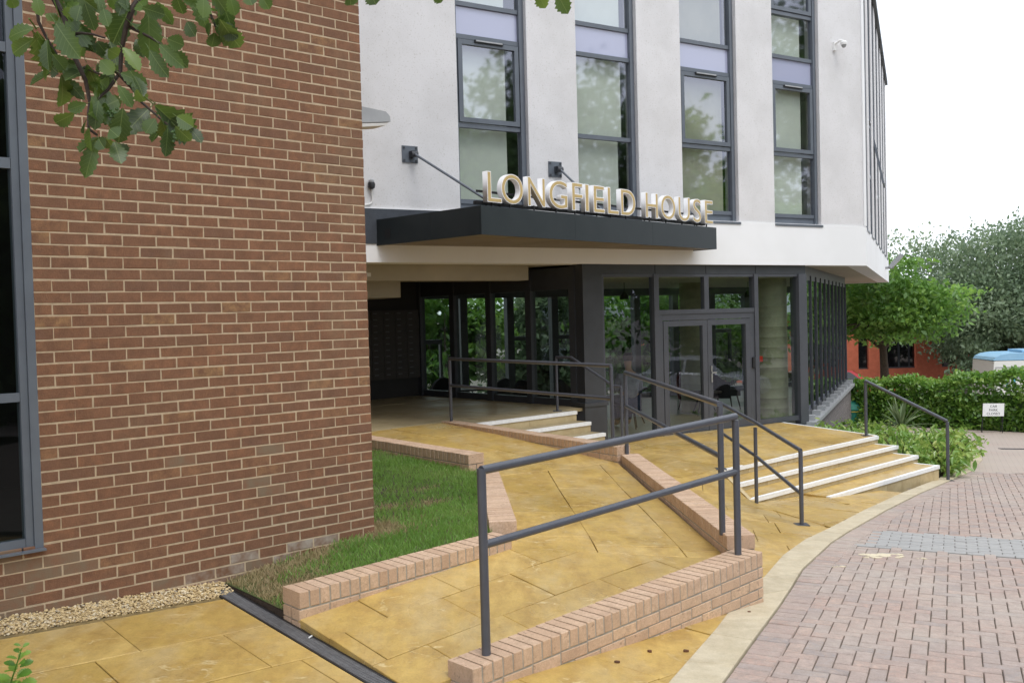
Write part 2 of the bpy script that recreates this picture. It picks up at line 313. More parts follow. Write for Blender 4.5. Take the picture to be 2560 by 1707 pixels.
def frame(ox, oy, yaw, flip=True):
    c, s = math.cos(yaw), math.sin(yaw)
    # a along yaw, b to the right of it (towards the viewer side)
    return lambda a, b, z: (ox + a * c + b * s, oy + a * s - b * c, z)
YW1 = .7358
UV = frame(-2.8864, 5.9557, YW1)                       # u along the brown brick wall, v out from it
def uvxy(u, v): p = UV(u, v, 0); return (p[0], p[1])
YW2 = rad(31)
LB = frame(1.25, 16.0, YW2)                            # lobby / white facade: s along, t outwards
FA = lambda s, t, z: LB(s, t + .05, z)
YCA = rad(47)
CA = frame(-.364, 12.5, YCA)                           # canopy front edge
YRT = rad(66.7)
RT = frame(7.36, 19.61, YRT)                           # right return of the white block
YRL = rad(66)
RL = frame(5.77, 18.71, YRL)                           # right flank of the lobby
def brick_mesh(name, l, d, h, mat, ch=.004, jit=0, rnd=RND):
    # local x length, y depth (front at -y), z height; chamfered front and top
    m = MB(); x, y, z = l / 2, d / 2, h / 2
    j = lambda: rnd.uniform(-jit, jit)
    v = [(-x, y, -z), (x, y, -z), (x, y, z), (-x, y, z), (-x + j(), -y + ch, -z + j()), (x + j(), -y + ch, -z + j()), (x + j(), -y + ch, z + j()), (-x + j(), -y + ch, z + j()),
         (-x + ch + j(), -y, -z + ch + j()), (x - ch + j(), -y, -z + ch + j()), (x - ch + j(), -y, z - ch + j()), (-x + ch + j(), -y, z - ch + j())]
    f = [(3, 2, 1, 0), (8, 9, 10, 11), (4, 5, 9, 8), (5, 6, 10, 9), (6, 7, 11, 10), (7, 4, 8, 11), (0, 1, 5, 4), (1, 2, 6, 5), (2, 3, 7, 6), (3, 0, 4, 7)]
    m.add(v, f); return m.mesh(name, mat)
def mesh_np(name, V, F, mat, smooth=False):
    me = bpy.data.meshes.new(name); nv, nf, k = len(V), len(F), F.shape[1]
    me.vertices.add(nv); me.vertices.foreach_set('co', np.asarray(V, np.float32).ravel())
    me.loops.add(nf * k); me.loops.foreach_set('vertex_index', np.asarray(F, np.int32).ravel())
    me.polygons.add(nf); me.polygons.foreach_set('loop_start', np.arange(0, nf * k, k, dtype=np.int32))
    me.polygons.foreach_set('loop_total', np.full(nf, k, np.int32))
    me.polygons.foreach_set('use_smooth', np.full(nf, smooth, dtype=bool))
    me.materials.append(mat); me.update(calc_edges=True); me.validate()
    return me
def merged(name, meshes_mats, mat):
    """join (mesh, matrix) pairs of brick meshes into one mesh"""
    V = []; F = []; b = 0
    cache = {}
    for me, mw in meshes_mats:
        if me.name not in cache:
            cache[me.name] = (np.array([v.co[:] for v in me.vertices]), np.array([p.vertices[:] for p in me.polygons]))
        v, f = cache[me.name]; A = np.array(mw)
        V.append(v @ A[:3, :3].T + A[:3, 3]); F.append(f + b); b += len(v)
    return mesh_np(name, np.concatenate(V), np.concatenate(F), mat)
def clip(poly, conv):
    """clip polygon by convex ccw polygon"""
    out = poly
    n = len(conv)
    for i in range(n):
        a, b = conv[i], conv[(i + 1) % n]; inp = out; out = []
        if not inp: return []
        side = lambda p: (b[0] - a[0]) * (p[1] - a[1]) - (b[1] - a[1]) * (p[0] - a[0])
        for k in range(len(inp)):
            p, q = inp[k], inp[(k + 1) % len(inp)]; sp_, sq = side(p), side(q)
            if sp_ >= 0: out.append(p)
            if (sp_ >= 0) != (sq >= 0):
                t = sp_ / (sp_ - sq); out.append((p[0] + (q[0] - p[0]) * t, p[1] + (q[1] - p[1]) * t))
    return out
def area(p): return .5 * sum(p[i][0] * p[(i + 1) % len(p)][1] - p[(i + 1) % len(p)][0] * p[i][1] for i in range(len(p)))
def ccw(p): return p if area(p) > 0 else p[::-1]
def inset(poly, d):
    n = len(poly); c = (sum(p[0] for p in poly) / n, sum(p[1] for p in poly) / n); out = []
    for i in range(n):
        a, b, e = Vector(poly[i - 1]), Vector(poly[i]), Vector(poly[(i + 1) % n])
        d1 = (b - a).normalized(); d2 = (e - b).normalized(); n1 = Vector((-d1.y, d1.x)); n2 = Vector((-d2.y, d2.x))
        k = n1 + n2
        if k.length < .3: k = n1
        k = k / max(k.dot(n1), .35); out.append((b.x + k.x * d, b.y + k.y * d))
    return out
def inpoly(x, y, poly):
    r = False; n = len(poly)
    for i in range(n):
        x1, y1 = poly[i]; x2, y2 = poly[(i + 1) % n]
        if (y1 > y) != (y2 > y) and x < (x2 - x1) * (y - y1) / (y2 - y1) + x1: r = not r
    return r
def paving(parent, region, ox, oy, yaw, rows, lens, zf, mat, rnd, a0, a1, b0, gap=.006, th=.05, jz=.003, name='slab'):
    """rows of slabs in a rotated frame, clipped by convex regions"""
    c, s = math.cos(yaw), math.sin(yaw); b = b0; k = 0
    while k < len(rows):
        w = rows[k]; a = a0 - rnd.uniform(0, .6)
        while a < a1:
            l = rnd.choice(lens)
            q = [(a, b), (a + l, b), (a + l, b + w), (a, b + w)]
            q = ccw([(ox + x * c - y * s, oy + x * s + y * c) for x, y in q])
            for reg in region:
                p = clip(q, ccw(reg))
                pp = []
                for e in p:
                    if not pp or (abs(e[0] - pp[-1][0]) + abs(e[1] - pp[-1][1])) > .02: pp.append(e)
                if len(pp) > 2 and abs(pp[0][0] - pp[-1][0]) + abs(pp[0][1] - pp[-1][1]) < .02: pp.pop()
                if len(pp) < 3 or area(pp) < .012: continue
                pp = inset(pp, gap / 2)
                if area(pp) < .008: continue
                ti = inset(pp, .004); dz = rnd.uniform(-jz, jz); tx, ty = rnd.uniform(-.004, .004), rnd.uniform(-.004, .004)
                n = len(pp); cxx = sum(e[0] for e in pp) / n; cyy = sum(e[1] for e in pp) / n
                zz = lambda x, y: zf(x, y) + dz + tx * (x - cxx) + ty * (y - cyy)
                m = MB()
                m.add([(x, y, zz(x, y) - th) for x, y in pp] + [(x, y, zz(x, y) - .003) for x, y in pp] + [(x, y, zz(x, y)) for x, y in ti],
                      [(i, (i + 1) % n, n + (i + 1) % n, n + i) for i in range(n)] + [(n + i, n + (i + 1) % n, 2 * n + (i + 1) % n, 2 * n + i) for i in range(n)] + [tuple(range(2 * n, 3 * n))])
                m.build(name, mat, parent)
            a += l
        b += w; k += 1
def rbf(pts):
    """thin plate surface through (x, y, z) control points"""
    A = np.array(pts, float); n = len(A); d = np.hypot(A[:, None, 0] - A[None, :, 0], A[:, None, 1] - A[None, :, 1])
    K = d ** 2 * np.log(d + 1e-9) + np.eye(n) * .05; Pm = np.c_[np.ones(n), A[:, :2]]
    S = np.block([[K, Pm], [Pm.T, np.zeros((3, 3))]]); w = np.linalg.solve(S, np.r_[A[:, 2], 0, 0, 0])
    def f(x, y):
        r = np.hypot(A[:, 0] - x, A[:, 1] - y); return float((w[:n] * r ** 2 * np.log(r + 1e-9)).sum() + w[n] + w[n + 1] * x + w[n + 2] * y)
    def many(x, y):
        r = np.hypot(A[None, :, 0] - x[:, None], A[None, :, 1] - y[:, None]); return (w[None, :n] * r ** 2 * np.log(r + 1e-9)).sum(1) + w[n] + w[n + 1] * x + w[n + 2] * y
    f.many = many
    return f
def sheet(name, polys, zf, mat, step=.5, dz=0):
    m = MB()
    for poly in polys:
        xs = [p[0] for p in poly]; ys = [p[1] for p in poly]; x = min(xs); pc = ccw(poly)
        while x < max(xs):
            y = min(ys)
            while y < max(ys):
                q = clip([(x, y), (x + step, y), (x + step, y + step), (x, y + step)], pc)
                if len(q) >= 3 and area(q) > 1e-4: m.add([(a, b, zf(a, b) + dz) for a, b in q], [tuple(range(len(q)))])
                y += step
            x += step
    return struct(m.build(name, mat))
# ================================================================== THE SETTING
def sY(y): return float(np.interp(y, [-50, 5, 8, 15, 30, 60], [-.6, 0, .12, .575, 1.25, 1.4]))
def road_z(x, y): return -2.03 - .03 * x * (1 if x < 20 else 20 / x) - sY(y)
def pathz(x, y):
    dx, dy = x + 2.8864, y - 5.9557; u = dx * math.cos(YW1) + dy * math.sin(YW1); v = dx * math.sin(YW1) - dy * math.cos(YW1)
    return -1.872 - .05 * (u - 1.0) - .062 * (v - .3)
# far ground reaching the horizon
g = MB()
gx = [-400, -120, -50, -25, -12, -6, 0, 6, 12, 20, 35, 60, 120, 400]; gy = [-300, -80, -30, -12, -4, 0, 5, 8, 11, 15, 20, 30, 40, 60, 120, 400, 900]
idx = {}
for i, x in enumerate(gx):
    for j, y in enumerate(gy):
        idx[i, j] = len(g.v); g.v.append((x, y, road_z(min(max(x, -12), 60), y) - .32))
for i in range(len(gx) - 1):
    for j in range(len(gy) - 1): g.f.append((idx[i, j], idx[i + 1, j], idx[i + 1, j + 1], idx[i, j + 1]))
struct(g.build('ground', MT['asphalt']))

# ---- kerb line (edging slabs) between paving and road
K_IN = [(.30, 3.9), (.828, 5.19), (1.276, 6.14), (1.486, 6.62), (1.75, 7.14), (2.016, 7.67), (2.42, 8.55), (2.86, 9.35), (3.384, 10.13), (4.208, 11.42), (5.45, 13.26), (6.69, 14.97), (7.60, 16.30), (8.70, 18.20), (9.75, 20.6)]
K_OUT = [(.56, 3.8), (1.121, 5.19), (1.50, 5.99), (1.908, 6.84), (2.14, 7.35), (2.402, 7.94), (2.70, 8.50), (3.066, 9.2), (3.51, 9.93), (4.52, 11.5), (5.70, 13.26), (6.86, 14.87), (7.85, 16.20), (8.98, 18.10), (10.1, 20.75)]
# ---- road: sand bed near, block texture far
def block_far():
    m = bpy.data.materials.new('distant block paving'); t, N, L = nodes(m)
    out = N('OutputMaterial'); b = N('BsdfPrincipled'); b.inputs['Roughness'].default_value = .85; L(b.outputs[0], out.inputs[0])
    ge = N('NewGeometry'); mp = N('Mapping'); mp.inputs['Rotation'].default_value = (0, 0, rad(25)); L(ge.outputs['Position'], mp.inputs[0])
    br = N('TexBrick'); br.inputs['Scale'].default_value = 1; br.inputs['Brick Width'].default_value = .2; br.inputs['Row Height'].default_value = .1; br.inputs['Mortar Size'].default_value = .006
    br.inputs['Color1'].default_value = (.38, .31, .27, 1); br.inputs['Color2'].default_value = (.42, .315, .265, 1); br.inputs['Mortar'].default_value = (.2, .17, .145, 1)
    no = N('TexNoise'); no.inputs['Scale'].default_value = .9; no.inputs['Detail'].default_value = 6; L(ge.outputs['Position'], no.inputs[0])
    mx = N('MixRGB'); mx.inputs[2].default_value = (.42, .36, .31, 1); L(no.outputs[0], mx.inputs[0])
    L(mp.outputs[0], br.inputs[0]); L(br.outputs[0], mx.inputs[1]); L(mx.outputs[0], b.inputs[0]); return m
MT['block_far'] = block_far()
far_poly = [(6.4, 15.9), (7.0, 17.0), (8.0, 19.0), (8.4, 22.2), (9.0, 28), (10.0, 38), (30, 42), (40, 30), (40, -8), (10.0, -8), (10.0, 15.9)]
def tri_fan_sheet(name, poly, zf, mat, step, dz):
    m = MB(); xs = [p[0] for p in poly]; ys = [p[1] for p in poly]; x = min(xs)
    while x < max(xs):
        y = min(ys)
        while y < max(ys):
            if inpoly(x + step / 2, y + step / 2, poly): m.add([(a, b, zf(a, b) + dz) for a, b in ((x, y), (x + step, y), (x + step, y + step), (x, y + step))], [(0, 1, 2, 3)])
            y += step
        x += step
    return m
near_road = [(-.2, 2.5), (.4, 3.9)] + K_IN[1:-2] + [(8.3, 17.4), (11, 17.4), (11, -2), (-.2, -2)]
road = struct(tri_fan_sheet('road', near_road, road_z, None, .25, -.014).build('road', MT['block_sand']))
struct(tri_fan_sheet('road', far_poly, road_z, None, .5, -.004).build('road_beyond', MT['block_far']))

# ---- block pavers in the road
BY = rad(-25)                                          # direction of the cross joints
bc, bs = math.cos(BY), math.sin(BY)
def bw(a, b): return (3.0 + a * bc - b * bs, 8.0 + a * bs + b * bc)
def slope_mat(x, y, yaw):
    e = .15; gx_ = (road_z(x + e, y) - road_z(x - e, y)) / (2 * e); gy_ = (road_z(x, y + e) - road_z(x, y - e)) / (2 * e)
    n = Vector((-gx_, -gy_, 1)).normalized(); d = Vector((math.cos(yaw), math.sin(yaw), 0)); d = (d - n * d.dot(n)).normalized(); c = n.cross(d)
    return Matrix(((d.x, c.x, n.x, x), (d.y, c.y, n.y, y), (d.z, c.z, n.z, road_z(x, y)), (0, 0, 0, 1)))
def block_mesh(name, mat, l=.2, w=.1):
    m = MB(); x, y, c = l / 2 - .0035, w / 2 - .0035, .004
    jj = lambda: RND.uniform(-.001, .001)
    m.add([(-x, -y, -.05), (x, -y, -.05), (x, y, -.05), (-x, y, -.05), (-x, -y, -.004), (x, -y, -.004), (x, y, -.004), (-x, y, -.004), (-x + c, -y + c, jj()), (x - c, -y + c, jj()), (x - c, y - c, jj()), (-x + c, y - c, jj())],
          [(0, 1, 5, 4), (1, 2, 6, 5), (2, 3, 7, 6), (3, 0, 4, 7), (4, 5, 9, 8), (5, 6, 10, 9), (6, 7, 11, 10), (7, 4, 8, 11), (8, 9, 10, 11)])
    return m.mesh(name, mat)
bl = [block_mesh('block', MT['block']) for _ in range(4)]; blg = [block_mesh('block', MT['block_grey']) for _ in range(3)]
def dist_outer(x, y):
    best = 9; side = 1
    for i in range(len(K_OUT) - 1):
        a, b = Vector(K_OUT[i]), Vector(K_OUT[i + 1]); d = b - a; t = max(0, min(1, (Vector((x, y)) - a).dot(d) / d.length_squared))
        q = a + d * t; r = (Vector((x, y)) - q).length
        if r < best: best = r; side = 1 if d.x * (y - a.y) - d.y * (x - a.x) < 0 else -1
    return best * side
def in_view(x, y): return y > 4.2 and x / y < .62
def in_band(x, y):
    n0, n1 = (.423, .906), None
    t = (x - 3.9) * n0[0] + (y - 8.85) * n0[1]
    return -.02 < t < 1.09
cand = []
for i in range(-30, 130):
    for j in range(-70, 95):
        c = (i - j) % 4
        if c == 0: a, b, yw = (i + 1) * .1, (j + .5) * .1, BY
        elif c == 3: a, b, yw = (i + .5) * .1, (j + 1) * .1, BY + math.pi / 2
        else: continue
        x, y = bw(a, b)
        if not in_view(x, y) or y > 16.6 or x > 10.4: continue
        d = dist_outer(x, y)
        if d < .07 or in_band(x, y): continue
        cand.append((x, y, yw, 0))
# grey band in running bond
for r in range(11):
    for q in range(-3, 40):
        s_ = q * .2 + (r % 2) * .1; t_ = .05 + r * .1
        x = 3.9 + t_ * .423 + (s_ - 1.0) * bc; y = 8.85 + t_ * .906 + (s_ - 1.0) * bs
        if not in_view(x, y): continue
        if dist_outer(x, y) < .28: cand.append((x, y, BY, 0)) if dist_outer(x, y) > .07 else None
        else: cand.append((x, y, BY, 1))
# soldier course along the kerb
acc = []
for i in range(1, len(K_OUT) - 3):
    a, b = Vector(K_OUT[i]), Vector(K_OUT[i + 1]); d = (b - a); n = max(1, round(d.length / .1))
    for k in range(n):
        p = a + d * ((k + .5) / n); nn = Vector((d.y, -d.x)).normalized(); q = p + nn * .105
        acc.append((q.x, q.y, math.atan2(nn.y, nn.x), 2))
cand += [c for c in acc if in_view(c[0], c[1])]
cand.sort(key=lambda c: c[0] ** 2 + c[1] ** 2)
rest = []; restg = []
for k, (x, y, yw, kind) in enumerate(cand):
    mw = slope_mat(x, y, yw) @ Matrix.Translation((0, 0, RND.uniform(-.0025, .0025) + (.006 if kind == 2 else 0))) @ Matrix.Rotation(RND.uniform(-.012, .012), 4, 'Z')
    me = RND.choice(blg if kind == 1 else bl)
    if k < 300: obj('block', me, road, mw)
    elif kind == 1: restg.append((me, mw))
    else: rest.append((me, mw))
if rest: stuff(obj('farther_blocks', merged('farther_blocks', rest, MT['block']), road))
if restg: stuff(obj('grey_band_blocks', merged('grey_band_blocks', restg, MT['block_grey']), road))
# edging slabs
kerb = MB()
KS = []
path_len = 0
def kpt(P, t):
    i = min(int(t), len(P) - 2); f = t - i; return (P[i][0] + (P[i + 1][0] - P[i][0]) * f, P[i][1] + (P[i + 1][1] - P[i][1]) * f)
kb = MB(); kb.add([(x, y, road_z(x, y) - .03) for x, y in K_IN] + [(x, y, road_z(x, y) - .03) for x, y in K_OUT], [(i, len(K_IN) + i, len(K_IN) + i + 1, i + 1) for i in range(len(K_IN) - 1)])
kerbo = struct(kb.build('kerb', MT['sand_mortar']))
t = 0.0
while t < len(K_IN) - 1.01:
    i = int(t); seg = math.dist(K_IN[i], K_IN[i + 1]); t2 = min(t + .62 / seg, len(K_IN) - 1.001)
    if int(t2) > i and t2 - int(t2) < .25: t2 = int(t2) + .0
    mid = [kpt(K_IN, t)] + ([K_IN[k] for k in range(int(t) + 1, int(t2 - 1e-6) + 1)]) + [kpt(K_IN, t2 - .008)]
    mo = [kpt(K_OUT, t)] + ([K_OUT[k] for k in range(int(t) + 1, int(t2 - 1e-6) + 1)]) + [kpt(K_OUT, t2 - .008)]
    poly = mid + mo[::-1]; poly = ccw(poly); n = len(poly); ti = inset(poly, .006); m = MB(); zt = lambda x, y: road_z(x, y) + .022
    m.add([(x, y, zt(x, y) - .08) for x, y in poly] + [(x, y, zt(x, y) - .006) for x, y in poly] + [(x, y, zt(x, y)) for x, y in ti],
          [(k, (k + 1) % n, n + (k + 1) % n, n + k) for k in range(n)] + [(n + k, n + (k + 1) % n, 2 * n + (k + 1) % n, 2 * n + k) for k in range(n)] + [tuple(range(2 * n, 3 * n))])
    m.build('edging_slab', MT['kerb'], kerbo); t = t2

# ---- left path with slabs
PR = [uvxy(-7, .20), uvxy(.93, .20), uvxy(.93, 4.6), uvxy(-7, 4.6)]
pr_all = [PR, [uvxy(1.06, 2.27), uvxy(1.36, 2.27), uvxy(1.36, 2.52), (.36, 3.9), uvxy(1.06, 4.6)]]
path = sheet('path', pr_all, pathz, MT['sand_mortar'], .4, -.012)
rp = random.Random(4)
paving(path, pr_all, -2.8864, 5.9557, YW1, [.62, .75, .62, .9, .62, .61, .62], [.6, .9, .75, .9], pathz, MT['slab'], rp, -6.8, 1.5, -5.04, gap=.005)
# pavement strip in front of the low wall, between it and the edging
def frontz(x, y): return road_z(x, y) + .016
FRc = [[uvxy(1.31, 2.46), (.34, 3.9), (1.86, 7.27)]]
front = sheet('pavement', FRc, frontz, MT['sand_mortar'], .4, -.01)
paving(front, FRc, -2.8864, 5.9557, YW1, [.6, .6, .6, .6], [.9, .6, .75], frontz, MT['slab'], rp, 1.2, 4.6, -4.2)

# ---- ramp in three legs
rampz = rbf([(*uvxy(1.06, 1.1), -1.865), (*uvxy(1.2, 2.25), -1.985), (*uvxy(2.0, 1.1), -1.805), (*uvxy(2.85, 1.1), -1.755), (*uvxy(2.6, 2.25), -1.915), (*uvxy(4.0, 2.2), -1.862),
             (*uvxy(3.8, 0), -1.745), (*uvxy(4.7, -1.3), -1.735), (*uvxy(5.3, .5), -1.83), (*uvxy(6.6, -1.25), -1.785), (*uvxy(4.8, -3), -1.66), (*uvxy(6.75, -3), -1.69), (*uvxy(4.8, -5), -1.60), (*uvxy(6.9, -5), -1.605), (*uvxy(5.8, -7), -1.60)])
RA = [[uvxy(1.06, 1.06), uvxy(2.86, 1.06), uvxy(4.02, 2.2), uvxy(4.02, 2.29), uvxy(1.06, 2.29)], [uvxy(2.86, 1.06), uvxy(4.76, -1.34), uvxy(6.63, -1.2), uvxy(4.02, 2.2)], [uvxy(4.72, -1.34), uvxy(4.72, -5.0), uvxy(6.98, -5.0), uvxy(6.63, -1.2)]]
ramp_o = sheet('ramp', RA, rampz, MT['sand_mortar'], .3, -.035)
paving(ramp_o, [RA[0]], -2.8864, 5.9557, YW1, [.42, .45, .45], [.6, .9, .75, .6], rampz, MT['slab'], rp, .8, 4.2, -2.3, gap=.005)
c2yaw = YW1 + rad(51.7)
paving(ramp_o, [RA[1]], *uvxy(4.02, 2.2), c2yaw, [.30, .66, .66, .66], [1.2, .9, 1.5], rampz, MT['slab'], rp, -1.6, 5.4, .0)
paving(ramp_o, [RA[2]], -2.8864, 5.9557, YW1 - math.pi / 2, [.75] * 4, [.9, .6, 1.2], rampz, MT['slab'], rp, -5.4, -1.0, 4.5)

# ---- passage floor (upper level) and door terrace (lower level)
PZ, TZ = -1.60, -2.22
PA = [[uvxy(2.36, -5.0), uvxy(7.15, -5.0), uvxy(7.15, -9.4), uvxy(2.36, -9.4)], [uvxy(7.15, -4.43), uvxy(9.32, -4.43), uvxy(9.32, -9.4), uvxy(7.15, -9.4)], [uvxy(9.3, -4.70), uvxy(9.81, -4.70), uvxy(9.81, -9.4), uvxy(9.3, -9.4)]]
pas = sheet('passage_floor', PA, lambda x, y: PZ, MT['sand_mortar'], .8, -.012)
paving(pas, PA, -2.8864, 5.9557, YW1, [.75] * 7, [.9, .6, 1.2], lambda x, y: PZ, MT['stone_grey'], rp, 2, 10, 4.4)
NV = [-1.38, -.98, -.57, -.17]; NZ = [TZ, -2.335, -2.44, -2.545]; NR = [13.5, 13.38, 13.22, 13.08]; NLFT = [9.05, 8.75, 8.46, 9.72]
terz = rbf([(*uvxy(9.05, -1.38), TZ), (*uvxy(11, -1.38), TZ), (*uvxy(13.5, -1.4), TZ), (*uvxy(8.75, -.98), -2.345), (*uvxy(8.46, -.57), -2.455), (*uvxy(9.0, -3.2), TZ), (*uvxy(14.2, -3.6), TZ), (*uvxy(12, -3.5), TZ), (*uvxy(10.2, -2.6), TZ),
            (*uvxy(7.2, -2.2), -2.2), (*uvxy(6.95, -1.1), -2.19), (*uvxy(5.6, .6), -2.17), (*uvxy(4.4, 2.2), -2.165), (2.016, 7.67, road_z(2.016, 7.67) + .012), (2.42, 8.55, road_z(2.42, 8.55) + .012), (3.384, 10.13, road_z(3.384, 10.13) + .012), (2.86, 9.35, road_z(2.86, 9.35) + .012), (4.2, 11.4, road_z(4.2, 11.4) + .012)])
T1 = [uvxy(6.7, -1.1), uvxy(7.15, -4.2), uvxy(9.0, -3.4), uvxy(9.05, -1.38)]
T1b = [uvxy(9.0, -3.4), uvxy(9.32, -4.8), uvxy(9.85, -4.72), uvxy(15.0, -3.7), uvxy(14.27, -3.73), uvxy(13.5, -1.38), uvxy(9.05, -1.38)]
T1b = [uvxy(9.0, -3.4), uvxy(9.32, -4.75), uvxy(14.27, -3.75), uvxy(13.5, -1.38), uvxy(9.05, -1.38)]
T2 = [uvxy(6.7, -1.1), uvxy(9.05, -1.38), uvxy(8.46, -.57), (3.384, 10.13), (2.86, 9.35), uvxy(4.2, 2.35)]
T2a = [uvxy(6.7, -1.1), uvxy(9.05, -1.38), uvxy(7.47, 1.13), uvxy(4.25, 2.36), uvxy(4.1, 2.25)]
TER = [T1, T1b, T2a]
terr = sheet('terrace', TER, terz, MT['sand_mortar'], .4, -.035)
rt = random.Random(9)
paving(terr, [T1, T1b], -2.8864, 5.9557, YW1, [.62, .75, .9, .62, .62, .75], [.9, .6, 1.2], terz, MT['slab'], rt, 6.5, 15, .9)
paving(terr, [T2a], -2.8864, 5.9557, YW1 - math.pi / 2 + rad(38), [.62] * 14, [.9, .6, 1.2], terz, MT['slab'], rt, -9, 8, -1)
# pavement between steps and edging
def lowz(x, y): return road_z(x, y) + .016
LOWP = [[uvxy(8.46, -.57), uvxy(9.72, -.17), (4.208, 11.42), (3.384, 10.13)], [uvxy(9.72, -.17), uvxy(11.1, -.17), (5.45, 13.26), (4.208, 11.42)], [uvxy(11.1, -.17), uvxy(13.1, -.17), (6.69, 14.97), (5.45, 13.26)], [uvxy(8.46, -.57), uvxy(10.2, -.57), uvxy(10.2, -.17), uvxy(9.72, -.17)]]
low = sheet('lower_pavement', LOWP, lowz, MT['sand_mortar'], .4, -.01)
paving(low, LOWP, -2.8864, 5.9557, YW1, [.6] * 5, [.9, .6, .75], lowz, MT['slab'], rt, 7, 13.5, -1.5)

# ---- stone steps to the terrace
st = thing('stone_steps', UV(11, -.6, -2.7), 'four shallow yellow stone steps with white nosings at the terrace edge', 'steps')
def nose(parent, u0, u1, v, z, w=.055, h=.05):
    m = MB(); m.box(UV, u0, u1, v - w, v + .004, z - h, z + .004); m.build('nosing', MT['white_paint'], parent)
for k in range(4):
    vb = NV[k - 1] if k else None; zt = NZ[k]
    u0_, u1_ = NLFT[k], NR[k]
    zb = -3.0
    if k:
        m = MB(); m.box(UV, u0_, u1_ - .055, vb + .002, NV[k] - .057, zt - .3, zt); m.build('tread', MT['slab'], st)
        m = MB(); m.box(UV, u1_ - .053, u1_, vb + .004, NV[k] - .002, zt - .04, zt + .003); m.build('edge_strip', MT['white_paint'], st)
    u = u0_
    while u < u1_ - .05:
        l = min(RND.choice([.45, .6, .75]), u1_ - u)
        if u1_ - (u + l) < .15: l = u1_ - u
        m = MB(); m.box(UV, u + .003, u + l - .003, NV[k] - .12, NV[k] - .012, zb, zt - .052); m.build('riser', MT['stone'], st); u += l
    m = MB(); m.box(UV, u1_ - .12, u1_ - .01, (vb if k else NV[0] - .1) + .01, NV[k] - .13, zb, zt - .042); m.build('side_stone', MT['stone'], st)
    nose(st, u0_, u1_ + .004, NV[k], zt)
m = MB(); ex = [uvxy(13.5, -1.43), uvxy(14.27, -3.73), uvxy(14.33, -3.71), uvxy(13.56, -1.43)]
m.prism(ex, -2.9, TZ + .006); m.build('edge_strip', MT['white_paint'], st)
m = MB(); m.prism([uvxy(9.00, -1.42), uvxy(9.07, -1.42), uvxy(8.49, -.55), uvxy(8.42, -.55)], -2.9, lambda x, y: terz(x, y) + .006); m.build('edge_stone', MT['stone'], st)
# ---- inner steps from passage down to the terrace
s2 = thing('inner_steps', UV(8.2, -4.1, TZ), 'short flight of pale stone steps with white nosings beside the dark pillar', 'steps')
for k in range(4):
    z = PZ - .157 * k; v = -4.43 + .31 * k
    u = 7.18
    while u < 9.3:
        l = min(1.06, 9.3 - u); m = MB(); m.box(UV, u + .002, u + l - .002, v - .3, v - .01, TZ - .1, z - .05); m.build('riser', MT['stone'], s2); u += l
    m = MB(); m.box(UV, 7.18, 9.3, v - .306, v - .062, z - .049, z + .002); m.build('tread', MT['stone_grey'], s2)
    m = MB(); m.box(UV, 7.18, 9.305, v - .06, v + .004, z - .05, z + .004); m.build('nosing', MT['white_paint'], s2)

# ---- low buff brick walls with brick-on-edge copings
def low_wall(name, label, pA, pB, zA, zB, courses, side=1, first=False, base=None):
    """pA,pB: visible top edge (world xy); wall lies to the other side; coping on edge then stretcher courses"""
    a, b = Vector(pA), Vector(pB); L = (b - a).length; d = (b - a) / L; yaw = math.atan2(d.y, d.x); nn = Vector((d.y, -d.x)) * side   # nn: out of the visible face
    t = thing(name, (a.x, a.y, zA - .2), label, 'wall', 'low buff brick ramp walls')
    sl = (zB - zA) / L
    def Fm(s, dep, z): return Matrix(((d.x, -nn.x, 0, a.x + d.x * s - nn.x * dep), (d.y, -nn.y, 0, a.y + d.y * s - nn.y * dep), (sl, 0, 1, zA + sl * s + z), (0, 0, 0, 1)))
    G = lambda s, dep, z: (a.x + d.x * s - nn.x * dep, a.y + d.y * s - nn.y * dep, zA + sl * s + z)
    m = MB(); m.box(G, .012, L - .012, .005, .210, -.1025 - .075 * courses - .3, -.006); m.build('mortar', MT['buff_mortar'], t)
    n = max(1, round(L / .075)); pw = L / n
    cm = [brick_mesh('coping_brick', pw - .009, .215, .1025, MT['buff'], .004, .0012) for _ in range(3)]
    # chamfer top too: coping shown from above
    for k in range(n):
        obj('coping_brick', RND.choice(cm), t, Fm((k + .5) * pw, .1075, -.0512 + RND.uniform(-.0015, .0015)))
    if courses:
        sm = [brick_mesh('brick', .215, .1, .065, MT['buff'], .003, .0012) for _ in range(2)]; hm = brick_mesh('brick', .1025, .1, .065, MT['buff'], .003, .001)
        for c in range(courses):
            zc = -.1025 - .01 - .0325 - .075 * c; s = .1075 if c % 2 == 0 else .165
            if c % 2: obj('brick', hm, t, Fm(.0515, .05, zc))
            while (s if c % 2 == 0 else s + .055) + .1085 < L + .002:
                obj('brick', RND.choice(sm), t, Fm(s if c % 2 == 0 else s + .055, .05, zc)); s += .225
            r = L - (s - .1125 + (.0 if c % 2 == 0 else .055))
            if r > .04:
                me = brick_mesh('brick', r - .006, .1, .065, MT['buff'], .003); obj('brick', me, t, Fm(L - r / 2 + .001, .05, zc))
            q = .1095
            while q < L - .11: obj('brick', RND.choice(sm), t, Fm(q, .164, zc) @ Matrix.Rotation(math.pi, 4, 'Z')); q += .225
            if L - q > -.08: obj('brick', sm[0], t, Fm(L - .1095, .1636, zc) @ Matrix.Rotation(math.pi, 4, 'Z'))
    return t
low_wall('low_wall', 'nearest low buff brick wall beside the block paving, carrying the front handrail', uvxy(1.30, 2.48), uvxy(4.06, 2.48), -1.885, -1.768, 4)
low_wall('low_wall', 'low buff brick wall between the sloping paving and the near lawn edge', uvxy(1.06, 1.087), uvxy(2.86, 1.087), -1.700, -1.660, 2)
